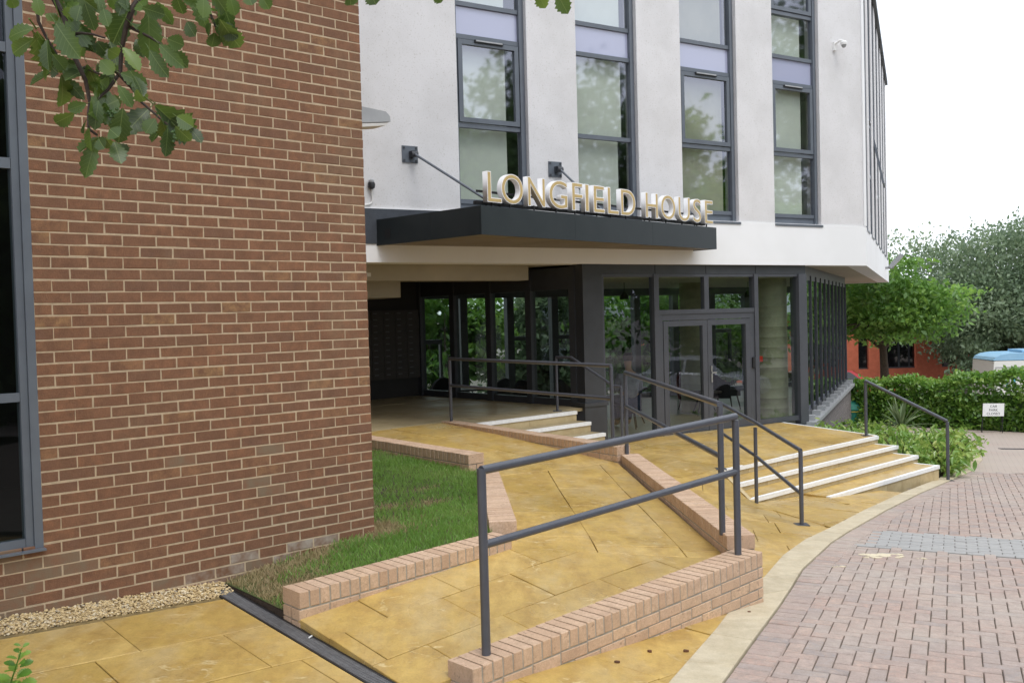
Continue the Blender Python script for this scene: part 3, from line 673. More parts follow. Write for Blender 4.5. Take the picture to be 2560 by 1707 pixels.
low_wall('low_wall', 'flat buff brick kerb wall along the right side of the lawn', uvxy(2.88, .80), uvxy(4.50, -1.27), -1.60, -1.60, 3, side=-1)
low_wall('low_wall', 'long buff brick wall dividing the ramp from the door terrace', uvxy(4.015, 2.20), uvxy(6.68, -1.19), -1.69, -1.70, 6, side=-1)
low_wall('low_wall', 'buff brick wall behind the lawn, in front of the ramp landing', uvxy(4.53, -5.4), uvxy(4.53, -1.44), -1.44, -1.48, 2)
low_wall('low_wall', 'far buff brick kerb with handrail in front of the inner steps', uvxy(6.96, -5.05), uvxy(6.58, -1.15), -1.585, -1.60, 2)
# ================================================================== BROWN BRICK BUILDING (left)
bb = thing('brick_building', UV(0, -1, -2), 'brown brick building with cream mortar and tall grey framed window, at left', 'building')
WX0, WX1, WZ = -2.6, -.105, -1.375                    # window opening
core = MB()
core.box(UV, -8, WX0, -.3, -.0016, -2.3, 6); core.box(UV, WX1, 2.3515, -.3, -.0016, -2.3, 6); core.box(UV, WX0 - .001, WX1 + .001, -.3, -.0025, -2.3, WZ)
core.box(UV, 2.05, 2.351, -12, -.31, -2.3, 6)
wall = core.build('wall', MT['mortar'], bb)
core = MB(); core.box(UV, -8, 2.3, -12, -.0, 6.0, 6.25); core.build('roof', MT['frame_dark'], bb)
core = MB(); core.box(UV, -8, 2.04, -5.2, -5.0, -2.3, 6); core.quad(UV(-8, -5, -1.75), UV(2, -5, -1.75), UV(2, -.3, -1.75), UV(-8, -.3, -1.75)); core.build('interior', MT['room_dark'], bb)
full = [brick_mesh('brick', .2165, .1, .0665, MT['brick'], .003, .0026) for _ in range(6)]
half = [brick_mesh('brick', .1035, .1, .0665, MT['brick'], .003, .0022) for _ in range(3)]
pale = brick_mesh('brick', .2165, .1, .0665, MT['brick_pale'], .003, .002); eff = brick_mesh('brick', .2165, .1, .0665, MT['brick_eff'], .003, .002)
a_c, a_s = math.cos(YW1), math.sin(YW1)
def wmat(u, v, z, side=False):
    p = UV(u, v, z)
    if side: d = (-a_s * -1, a_c * -1)                # run along +v
    if side: return Matrix(((a_s, -a_c, 0, p[0]), (-a_c, -a_s, 0, p[1]), (0, 0, 1, p[2]), (0, 0, 0, 1)))
    return Matrix(((a_c, -a_s, 0, p[0]), (a_s, a_c, 0, p[1]), (0, 0, 1, p[2]), (0, 0, 0, 1)))
front_b = []; other = []
Z0 = .2963
for c in range(-76, 31):
    zc = Z0 - (c + .5) * .075
    odd = c % 2
    top_of_base = zc < -1.375
    u = -6.975 - (.1125 if odd else 0)
    while u < 2.355:
        l = .225
        uu0, uu1 = u + .005, u + .22
        if uu1 > 2.354: uu1 = 2.354
        if not top_of_base:
            if uu0 < WX1 and uu1 > WX0:
                if uu1 > WX1 + .03: uu0 = WX1 + .004
                elif uu0 < WX0 - .03: uu1 = WX0 - .004
                else: u += .225; continue
        w = uu1 - uu0
        if w > .03:
            me = RND.choice(full) if w > .2 else (RND.choice(half) if .09 < w < .115 else brick_mesh('brick', w, .1, .065, MT['brick'], .003, .001))
            if w > .2:
                if zc < -1.66 and uu0 > .75 and RND.random() < .5: me = eff
                elif zc < -1.72 and RND.random() < .5 or (-1.3 < zc < -.9 and .55 < uu0 < 1.5 and RND.random() < .35): me = pale
                elif zc < -1.38 and uu0 < .1 and RND.random() < .5: me = pale
            mw = wmat((uu0 + uu1) / 2, -.05 + RND.uniform(-.0006, .0012), zc + RND.uniform(-.0012, .0012)) @ Matrix.Rotation(RND.uniform(-.006, .006), 4, 'Y')
            vis = uu1 > -.35 and -1.95 < zc < 2.7
            p = UV((uu0 + uu1) / 2, 0, zc)
            (front_b if vis else other).append((math.dist(p, (0, 0, 0)), me, mw))
        u += .225
    # return face towards the passage
    v = -.0 - (.1125 if not odd else 0) - .1025 * (1 if odd else 0)
    v = -.112 if odd else -.2245
    while v > -7.5:
        other.append((99, RND.choice(full), wmat(2.304 + RND.uniform(-.001, .002), v - .1075 + .1, zc, True))); v -= .225
front_b.sort(key=lambda e: e[0])
for d, me, mw in front_b[:300]: obj('brick', me, wall, mw)
oth = front_b[300:] + other
stuff(obj('farther_bricks', merged('farther_bricks', [(m_, w_) for _, m_, w_ in oth if m_ not in (eff, pale)], MT['brick']), wall))
for mm, nm in ((eff, 'stained_bricks'), (pale, 'washed_bricks')):
    q = [(m_, w_) for _, m_, w_ in oth if m_ is mm]
    if q: stuff(obj(nm, merged(nm, q, mm.materials[0]), wall))
# tall window
def pane(F, a0, a1, z0, z1, t, mat, parent, name='pane'):
    m = MB(); m.quad(F(a0, t, z0), F(a1, t, z0), F(a1, t, z1), F(a0, t, z1)); return m.build(name, mat, parent)
fm = MB()
fm.box(UV, WX1 - .05, WX1, -.09, -.0, WZ + .002, 5.4); fm.box(UV, WX1 - .095, WX1 - .052, -.1, -.018, WZ + .004, 5.4); fm.box(UV, WX0 + .002, WX0 + .08, -.09, 0, WZ + .002, 5.4)
trs = [(-1.37, -1.31), (-.455, -.40), (.98, 1.045), (1.69, 1.75), (3.1, 3.16)]
for z0, z1 in trs: fm.box(UV, WX0 + .082, WX1 - .097, -.09, -.022, z0, z1)
fm.box(UV, WX0, WX1 + .004, -.1, .045, WZ - .012, WZ)
wf = fm.build('window', MT['frame'], bb)
for (a, b) in zip([t[1] for t in trs], [t[0] for t in trs[1:]]): pane(UV, WX0 + .08, WX1 - .095, a, b, -.05, MT['glass_dark'], wf)

# ================================================================== WHITE BUILDING
wb = thing('white_building', LB(3, -4, TZ), 'white rendered building with tall grey windows above a glazed entrance lobby', 'building')
SB, SBT, STOP = .83, 1.64, 8.0                        # underside, top of smooth band, roof
wins = [(-2.36, -1.07), (-.10, 1.19), (2.18, 3.55), (4.49, 5.79)]
CORNER = 7.1
edges = [-9.5] + [e for w in wins for e in w] + [CORNER]
for k in range(0, len(edges), 2):
    m = MB(); m.box(FA, edges[k], edges[k + 1] if k < 8 else CORNER - .001, -.35, 0, SBT, STOP); m.build('pier', MT['render'], wb)
m = MB(); m.box(FA, -9.5, CORNER + .012, -.35, .02, SB, SBT - .002); m.build('band', MT['band'], wb)
m = MB(); m.box(FA, -9.5, -1.1, .02, .034, 1.10, SBT - .02); m.build('dark_band', MT['dark_flash'], wb)
m = MB(); m.box(FA, CORNER - .05, CORNER + .025, -.05, .028, SBT + .002, STOP); m.build('corner_trim', MT['band'], wb)
m = MB(); m.box(FA, -9.5, CORNER + .05, -.4, .06, STOP + .002, STOP + .16); m.build('parapet', MT['frame_dark'], wb)
blindcache = {}
def window(F, s0, s1, levels, sash, dark=False, rev=.0, t0=-.10, blind=True, parent=wb, label=None):
    """levels: transom heights from bottom; sash: index of opening lights"""
    m = MB(); f = .055
    zb, zt = levels[0], levels[-1]
    m.box(F, s0 + .003, s0 + f, t0 - .06, t0 + .02, zb - .17, zt); m.box(F, s1 - f, s1 - .003, t0 - .06, t0 + .02, zb - .17, zt)
    m.box(F, s1 - f - .05, s1 - f - .002, t0 - .06, t0 + .045, zb - .17, zt)
    a, b = s0 + f + .001, s1 - f - .051
    for z in levels[:-1]: m.box(F, a, b, t0 - .06, t0 + .015, z - .035, z + .035)
    m.box(F, a, b, t0 - .05, t0 - .01, zb - .155, zb - .037)
    m.box(F, s0 - .015, s1 + .015, t0 - .06, .035, zb - .215, zb - .172)
    w = m.build('window', MT['frame'], parent)
    if label: w['label'] = label
    for k in range(len(levels) - 1):
        z0, z1 = levels[k] + .035, levels[k + 1] - .035
        sp_ = abs(z1 - z0 - .44) < .07
        if k in sash:
            q = MB(); g_ = .012; ww = .075
            for (c0, c1, d0, d1) in ((a + g_, b - g_, z0 + g_, z0 + g_ + ww), (a + g_, b - g_, z1 - g_ - ww, z1 - g_), (a + g_, a + g_ + ww, z0 + g_ + ww + .001, z1 - g_ - ww - .001), (b - g_ - ww, b - g_, z0 + g_ + ww + .001, z1 - g_ - ww - .001)):
                q.box(F, c0, c1, t0 - .03, t0 + .035, d0, d1)
            sa = q.build('sash', MT['frame'], w)
            h = MB(); cm_ = (a + b) / 2; h.box(F, cm_ - .26, cm_ + .26, t0 + .037, t0 + .06, z1 - .045, z1 - .005); h.build('vent', MT['black'], w)
            h = MB(); h.box(F, cm_ - .24, cm_ + .24, t0 + .061, t0 + .07, z1 - .03, z1 - .008); h.build('vent_cover', MT['grey_metal'], w)
            pane(F, a + g_ + ww, b - g_ - ww, z0 + g_ + ww, z1 - g_ - ww, t0, MT['glass'], w)
        elif sp_:
            pane(F, a, b, z0, z1, t0 - .02, MT['spandrel'], w, 'spandrel_panel'); continue
        else:
            pane(F, a, b, z0, z1, t0 - .02, MT['glass'], w)
        if blind and k < 4:
            q = MB(); n = int((b - a - .1) / .085); zb_ = z0 - .02; zt_ = z1 + .02
            vis = n if dark else n - RND.choice([0, 1, 1])
            for i in range(vis):
                x = a + .01 + i * .085; tw = .028 if dark else .012
                q.quad(F(x, t0 - .14 - tw, zb_), F(x + .089, t0 - .14 + tw, zb_), F(x + .089, t0 - .14 + tw, zt_), F(x, t0 - .14 - tw, zt_))
            q.build('blind', MT['blind_dark' if dark else 'blind'], w)
    return w
Lv = [1.80, 2.99, 4.37, 4.88, 6.05, 7.95]
window(FA, *wins[0], Lv, (1,)); window(FA, *wins[1], Lv, ()); window(FA, *wins[2], Lv, (1,), dark=True); window(FA, *wins[3], [1.80, 2.99, 4.37, 4.88, 5.72, 7.95], (1, 4))
# rooms behind the windows
m = MB(); m.box(FA, -9.4, CORNER - .3, -4.0, -3.9, SB + .3, STOP); m.box(FA, -9.4, CORNER - .3, -3.89, -.36, SB + .02, SB + .3); m.box(FA, -9.4, CORNER - .3, -3.89, -.36, 4.45, 4.75); m.box(FA, -9.4, CORNER - .3, -3.89, -.36, STOP - .1, STOP - .002)
m.build('interior', MT['room'], wb)
# right return
RE = 16.0
rw = [(.35 + k * 2.23, .35 + k * 2.23 + 1.25) for k in range(7)]
ed = [0.02] + [e for w in rw for e in w] + [RE]
for k in range(0, len(ed), 2):
    m = MB(); m.box(RT, ed[k], ed[k + 1], -.35, -.001, SBT, 7.9); m.build('pier', MT['render'], wb)
m = MB(); m.box(RT, .015, RE, -.35, .02, SB - .001, SBT - .003); m.build('band', MT['band'], wb)
m = MB(); m.box(RT, .06, RE, -.4, .08, 7.905, 8.05); m.build('parapet', MT['frame_dark'], wb)
for k, w in enumerate(rw): window(RT, *w, Lv[:-1] + [7.88], (1,) if k % 2 else (), t0=-.06, blind=False)
q = MB(); o_ = RT(rw[3][0] + .06, -.02, 4.33)
def RTo(a, b, z): return RT(rw[2][0] + .08 + a, -.03 + b, z)
def tilt(a, c, z):                                    # top hung open light
    an = rad(11); zz = 4.33 - z * math.cos(an); return RTo(a, z * math.sin(an) + c, zz)
for (a0, a1, z0, z1) in ((0, 1.05, 0, .07), (0, 1.05, 1.2, 1.27), (0, .07, .071, 1.199), (.98, 1.05, .071, 1.199)):
    q.hexa([tilt(a0, -.02, z0), tilt(a1, -.02, z0), tilt(a1, .03, z0), tilt(a0, .03, z0), tilt(a0, -.02, z1), tilt(a1, -.02, z1), tilt(a1, .03, z1), tilt(a0, .03, z1)])
q.build('open_sash', MT['frame'], wb)
q = MB(); q.quad(tilt(.07, 0, 1.2), tilt(.98, 0, 1.2), tilt(.98, 0, .07), tilt(.07, 0, .07)); q.build('open_pane', MT['glass'], wb)
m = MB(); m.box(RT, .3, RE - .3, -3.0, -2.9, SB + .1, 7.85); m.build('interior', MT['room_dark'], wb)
# floor slab of the upper storey (soffit) and roof
cor = FA(CORNER, -.34, 0); A0 = FA(-9.5, -.34, 0); B0 = RT(RE, -.34, 0); B1 = RT(RE, -3.6, 0); B2 = RT(8.6, -3.9, 0); B3 = UV(9.6, -11.9, 0); B4 = UV(3.5, -11.9, 0)
poly = [p[:2] for p in (A0, cor, B0, B1, B2, B3, B4)]
m = MB(); m.prism(poly, SB + .012, SB + .30); m.build('soffit', MT['soffit'], wb)
m = MB(); m.prism(poly, 7.86, 7.93); m.build('roof', MT['frame_dark'], wb)
m = MB(); m.box(RT, RE - .3, RE, -3.6, -.36, SB - .002, 7.9); m.build('end_wall', MT['render'], wb)
m = MB(); m.prism([B2[:2], B3[:2], (B3[0] + .1, B3[1] - .25), (B2[0] + .1, B2[1] - .25)], SB, 7.9); m.build('rear_wall', MT['render'], wb)
# beams under the passage soffit
for (s0, s1, t0, t1, z0) in ((-9.5, -.55, -1.35, -.95, .60), (-9.5, -2.6, -3.9, -1.8, .35)):
    m = MB(); m.box(FA, s0, s1, t0, t1, z0, SB + .011); m.build('beam', MT['soffit'], wb)
m = MB(); m.box(FA, -6.0, -3.55, -.85, -.80, .66, .72); m.build('cable_tray', MT['white_plastic'], wb)

# ---- lobby glazing
GT = .66                                              # top of glass
m = MB(); m.box(LB, .0, 5.36, -.12, -.004, GT + .002, SB + .01); m.build('fascia', MT['frame_dark'], wb)
for s in (1.54, 2.74, 4.0): m = MB(); m.box(LB, s - .006, s + .006, -.01, .0, GT + .01, SB); m.build('fascia_joint', MT['black'], wb)
m = MB(); m.box(LB, -.06, .34, -.32, .03, TZ - .1, SB + .01); pil = m.build('corner_pillar', MT['frame_dark'], wb)
m = MB(); m.box(LB, -.09, .37, -.35, .06, TZ - .1, PZ + .02); m.box(LB, -.11, .39, -.36, .08, PZ + .022, PZ + .08); m.build('pillar_plinth', MT['frame_dark'], wb)
fr = MB()
fr.box(LB, .341, .40, -.11, .0, TZ, GT); fr.box(LB, 1.49, 1.60, -.12, .02, TZ, GT); fr.box(LB, 3.94, 4.04, -.12, .02, TZ, GT); fr.box(LB, 5.14, 5.36, -.2, .03, TZ - .1, GT)
fr.box(LB, .40, 1.49, -.1, -.01, TZ, TZ + .06); fr.box(LB, 4.04, 5.14, -.1, -.01, TZ, TZ + .09); fr.box(LB, .40, 1.49, -.1, -.01, GT - .05, GT); fr.box(LB, 1.6, 3.94, -.1, -.01, GT - .05, GT); fr.box(LB, 4.04, 5.14, -.1, -.01, GT - .05, GT)
fr.box(LB, 2.69, 2.80, -.1, .0, .021, GT - .051); fr.box(LB, 1.6, 3.94, -.1, .01, -.06, .02)
lob = fr.build('entrance_frame', MT['frame_lobby'], wb)
for (a, b, z0, z1) in ((.40, 1.49, TZ + .06, GT - .05), (4.04, 5.14, TZ + .09, GT - .05), (1.6, 2.69, .02, GT - .05), (2.8, 3.94, .02, GT - .05)): pane(LB, a, b, z0, z1, -.05, MT['glass_lobby'], lob)
fr = MB(); fr.box(LB, 1.601, 1.69, -.1, -.004, TZ, -.061); fr.box(LB, 3.83, 3.939, -.1, -.004, TZ, -.061); fr.box(LB, 1.691, 3.829, -.1, -.004, -.17, -.061); fr.build('door_frame', MT['frame_lobby'], wb)
for (a, b) in ((1.70, 2.735), (2.745, 3.82)):
    d = MB(); z0, z1 = TZ + .015, -.18; e = .11
    d.box(LB, a, a + e, -.08, .004, z0, z1); d.box(LB, b - e, b, -.08, .004, z0, z1); d.box(LB, a + e + .001, b - e - .001, -.08, .004, z1 - .10, z1); d.box(LB, a + e + .001, b - e - .001, -.08, .004, z0, z0 + .12)
    dd = d.build('door', MT['frame_lobby'], wb); pane(LB, a + e, b - e, z0 + .12, z1 - .10, -.04, MT['glass_lobby'], dd)
    if a > 2:
        h = MB(); h.box(LB, a + .05, a + .085, .005, .03, -1.33, -1.03); h.box(LB, a + .05, a + .17, .031, .05, -1.17, -1.14); h.build('handle', MT['steel'], dd)
m = MB(); m.box(LB, 3.86, 3.93, .001, .03, -1.12, -.92); tg = m.build('keypad', MT['black'], wb)
m = MB(); m.box(LB, 1.6, 3.95, -.13, .08, TZ - .03, TZ + .012); m.build('threshold', MT['steel'], wb)
# side glazing along the passage
SG = lambda a, b, z: UV(9.80 - b, -4.95 - a, z)       # a runs back along the passage, b outwards
fr = MB(); cols_ = [0.0, 1.10, 2.2, 3.3, 4.4]
for k, a in enumerate(cols_): fr.box(SG, a - .07, a + .07, -.1, .03, PZ - .02, .80)
for k in range(4):
    fr.box(SG, cols_[k] + .071, cols_[k + 1] - .071, -.09, .0, PZ - .02, PZ + .12); fr.box(SG, cols_[k] + .071, cols_[k + 1] - .071, -.09, .0, .42, .80)
sgf = fr.build('side_frame', MT['frame_dark'], wb)
for k in range(4): 
    m = MB(); a0, a1 = cols_[k] + .07, cols_[k + 1] - .07
    m.quad(SG(a0, -.04, PZ + .12), SG(a0, -.04, .42), SG(a1, -.04, .42), SG(a1, -.04, PZ + .12)); m.build('pane', MT['glass_lobby'], sgf)
# right flank: fins, panes, sloping sill on grey brick plinth
RLn = 10.0; fr = MB(); fr.box(RL, .05, RLn, -.12, -.003, GT - .1, SB + .01); fr.box(RL, .05, RLn, -.12, -.003, TZ - .03, TZ + .1)
rf = fr.build('flank_frame', MT['frame_dark'], wb)
nf = 11
for k in range(nf):
    a = .35 + k * (RLn - .4) / (nf - 1)
    m = MB(); m.box(RL, a - .025, a + .025, -.1, .025, TZ + .06, GT - .002); m.build('fin', MT['frame_dark'], wb)
    m = MB(); m.box(RL, a - .09, a + .09, .0, .17, TZ - .045, TZ + .055); m.build('fin_foot', MT['grey_metal'], wb)
for k in range(nf - 1):
    a0 = .35 + k * (RLn - .4) / (nf - 1) + .03; a1 = .35 + (k + 1) * (RLn - .4) / (nf - 1) - .03
    pane(RL, a0, a1, TZ + .1, GT - .1, -.006, MT['glass_lobby'], rf)
m = MB(); m.box(RL, .0, RLn + .08, -.1, .22, TZ - .12, TZ - .046); m.build('sill', MT['grey_metal'], wb)
m = MB(); m.box(RL, .02, RLn + .02, -.3, .11, -4.0, TZ - .121); pl = m.build('plinth', MT['plinth_mortar'], wb)
pb = [brick_mesh('plinth_brick', .215, .05, .065, MT['plinth_brick'], .003, .001) for _ in range(2)]
r_c, r_s = math.cos(YRL), math.sin(YRL); lst = []
for c in range(16):
    a = .11 + (.1125 if c % 2 else 0)
    while a < RLn:
        p = RL(a, .092, TZ - .165 - c * .075); lst.append((RND.choice(pb), Matrix(((r_c, -r_s, 0, p[0]), (r_s, r_c, 0, p[1]), (0, 0, 1, p[2]), (0, 0, 0, 1))))); a += .225
stuff(obj('plinth_bricks', merged('plinth_bricks', lst, MT['plinth_brick']), pl))
# lobby interior: floor, ceiling, back glazing, columns
L2 = UV(9.81, -11.5, 0); R2 = RL(RLn, -.1, 0); Lc = LB(.0, -.12, 0); Rc = LB(5.2, -.12, 0)
lp = [(Lc[0], Lc[1]), (Rc[0], Rc[1]), (R2[0], R2[1]), (L2[0], L2[1])]
m = MB(); m.prism(lp, TZ - .2, TZ - .005); m.build('lobby_floor', MT['floor'], wb)
m = MB(); m.prism(lp, .60, .64); m.build('lobby_ceiling', MT['ceiling'], wb)
bx_, by_ = R2[0] - L2[0], R2[1] - L2[1]; bl_ = math.hypot(bx_, by_); BK = frame(L2[0], L2[1], math.atan2(by_, bx_))
fr = MB(); fr.box(BK, 0, bl_, -.1, .1, .42, .60); fr.box(BK, 0, bl_, -.1, .1, TZ - .2, TZ + .12)
nb = 12
for k in range(nb + 1): a = k * bl_ / nb; fr.box(BK, max(a - .09, 0), min(a + .09, bl_), -.08, .1, TZ + .121, .419)
for k in (1, 3, 4, 7, 8, 10): a = k * bl_ / nb; fr.box(BK, a + .091, a + bl_ / nb * .55, -.06, .06, -.62, -.52); fr.box(BK, a + bl_ / nb * .55 - .05, a + bl_ / nb * .55, -.05, .05, -1.4, -.63)
bkf = fr.build('back_frame', MT['frame_dark'], wb)
for k in range(nb): a = k * bl_ / nb; pane(BK, a + .09, a + bl_ / nb - .09, TZ + .12, .42, .0, MT['glass_lobby'], bkf)
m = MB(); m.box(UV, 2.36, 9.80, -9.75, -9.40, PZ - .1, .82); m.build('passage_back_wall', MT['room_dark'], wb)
for (s, t, r) in ((5.12, -.72, .33), (4.75, -2.6, .30), (8.4, -6.5, .3)):
    m = MB(); p = LB(s, t, 0); prof = []; z = TZ
    while z < .6: prof += [(r + .004, z + .006), (r, z + .012), (r + RND.uniform(-.002, .006), z + .20)]; z += .205
    m.lathe((p[0], p[1], 0), prof, 32); m.build('column', MT['concrete'], wb, True)
m = MB(); m.box(LB, 4.52, 4.60, -.50, -.44, -1.05, -.94); m.build('call_point', MT['red_sign'], wb)

# ================================================================== CANOPY AND SIGN
cz0, cz1, CL = 1.073, 1.455, 5.93
ca = thing('entrance_canopy', CA(3, -1, cz0), 'dark grey wedge shaped entrance canopy projecting above the doors', 'canopy')
def wall_t(s):                                        # depth from canopy front to facade plane
    p = CA(s, 0, 0); n2 = (math.sin(YW2), -math.cos(YW2)); f = FA(0, 0.03, 0)
    d = (p[0] - f[0]) * n2[0] + (p[1] - f[1]) * n2[1]; nb_ = (-math.sin(YCA), math.cos(YCA)); return -d / (nb_[0] * n2[0] + nb_[1] * n2[1])
tl, tr_ = wall_t(0), wall_t(CL)
def cpoly(ins): return [CA(ins, -ins, 0)[:2], CA(CL - ins, -ins, 0)[:2], CA(CL - ins, -wall_t(CL - ins), 0)[:2], CA(ins, -wall_t(ins), 0)[:2]]
m = MB(); m.prism(cpoly(.03), cz0 + .012, cz0 + .03); m.build('soffit', MT['canopy_soffit'], ca)
m = MB(); m.prism(cpoly(.03), cz1 - .06, cz1 - .03); m.build('deck', MT['canopy'], ca)
for (a, b) in ((0, 1.96), (1.96, 3.95), (3.95, CL)):
    m = MB(); m.box(CA, a + .0015, b - .0015, -.028, 0, cz0, cz1); m.build('fascia_panel', MT['canopy'], ca)
for (a, b) in ((.029, 1.0), (1.0, tl + .25)):
    m = MB(); m.box(CA, 0, .028, -b + .001, -a - .001, cz0, cz1); m.build('fascia_panel', MT['canopy'], ca)
m = MB(); m.box(CA, CL - .028, CL, -tr_, -.029, cz0, cz1); m.build('fascia_panel', MT['canopy'], ca)
m = MB(); m.box(CA, -.004, -.001, -1.98, -1.86, cz0 + .1, cz0 + .23); m.build('outlet', MT['black'], ca)
for (s, z, cs, cb) in ((-3.2, 2.455, .62, .16), (-.58, 2.378, 3.1, .16)):
    rd = MB(); p = FA(s, .0, z); e = CA(cs, -cb, cz1 - .02); a = FA(s + .03, .11, z - .01); rd.tube([a, e], .019, 10); rod = rd.build('support_rod', MT['frame'], ca, True)
    m = MB(); m.box(FA, s - .13, s + .13, .001, .016, z - .125, z + .125); plate = m.build('wall_plate', MT['frame'], ca)
    for dx in (-.1, .1):
        for dz in (-.095, .095): m = MB(); m.box(FA, s + dx - .014, s + dx + .014, .0165, .03, z + dz - .014, z + dz + .014); m.build('bolt', MT['frame_dark'], plate)
    m = MB(); m.box(FA, s - .02, s + .05, .0165, .12, z - .05, z + .04); m.tube([FA(s - .02, .1, z - .01), FA(s + .08, .1, z - .01)], .045, 12); m.build('bracket', MT['frame_dark'], plate)
sg = thing('entrance_sign', CA(3, -.1, cz1), 'raised white and gold LONGFIELD HOUSE letters standing on the canopy', 'sign')
LET = [('L', .194, .46), ('O', .466, .897), ('N', 1.001, 1.361), ('G', 1.459, 1.863), ('F', 1.974, 2.217), ('I', 2.284, 2.365), ('E', 2.488, 2.753), ('L', 2.837, 3.112), ('D', 3.179, 3.561), ('H', 3.849, 4.192), ('O', 4.289, 4.708), ('U', 4.809, 5.16), ('S', 5.266, 5.52), ('E', 5.649, 5.912)]
def text_mesh(ch, off, ext, bev=0):
    cu = bpy.data.curves.new('t', 'FONT'); cu.body = ch; cu.size = 1; cu.extrude = ext; cu.offset = off; cu.resolution_u = 6
    o = bpy.data.objects.new('t', cu); COL.objects.link(o); dg = bpy.context.evaluated_depsgraph_get(); me = bpy.data.meshes.new_from_object(o.evaluated_get(dg))
    bpy.data.objects.remove(o); bpy.data.curves.remove(cu); return me
def ext_xy(me):
    xs = [v.co.x for v in me.vertices]; ys = [v.co.y for v in me.vertices]; return min(xs), max(xs), min(ys), max(ys)
for ch, s0, s1 in LET:
    ref = text_mesh(ch, .0, 0); x0, x1, y0, y1 = ext_xy(ref)
    kx, ky = (s1 - s0) / (x1 - x0), .40 / (y1 - y0)
    def place(me, front, dep):
        for v in me.vertices:
            s = s0 + (v.co.x - x0) * kx; z = 1.525 + (v.co.y - y0) * ky; t = front + (dep if v.co.z > 0 else 0) * 0
            tt = front if v.co.z > 1e-4 else front - dep
            v.co = CA(s, tt, z)
    b = text_mesh(ch, .010, .05); place(b, -.055, .085); b.materials.clear(); b.materials.append(MT['letter']); lo = obj('letter', b, sg)
    gme = text_mesh(ch, -.010, .001); place(gme, -.0515, .003); gme.materials.clear(); gme.materials.append(MT['gold']); obj('letter_face', gme, lo)
    bpy.data.meshes.remove(ref)
    m = MB(); sm_ = (s0 + s1) / 2; m.tube([CA(sm_, -.11, cz1 - .03), CA(sm_, -.11, 1.54)], .012, 8); m.build('support_post', MT['black'], sg)
m = MB(); m.box(CA, .12, 6.0 - .1, -.205, -.185, 1.66, 1.69); m.build('sign_rail', MT['black'], sg)
m = MB(); m.box(CA, .10, 5.85, -.24, -.175, 1.50, 1.545); m.build('sign_rail', MT['black'], sg)
for s in (.3, 2.2, 4.0, 5.6): m = MB(); m.tube([CA(s, -.195, cz1 - .04), CA(s, -.195, 1.68)], .012, 8); m.build('support_post', MT['black'], sg)
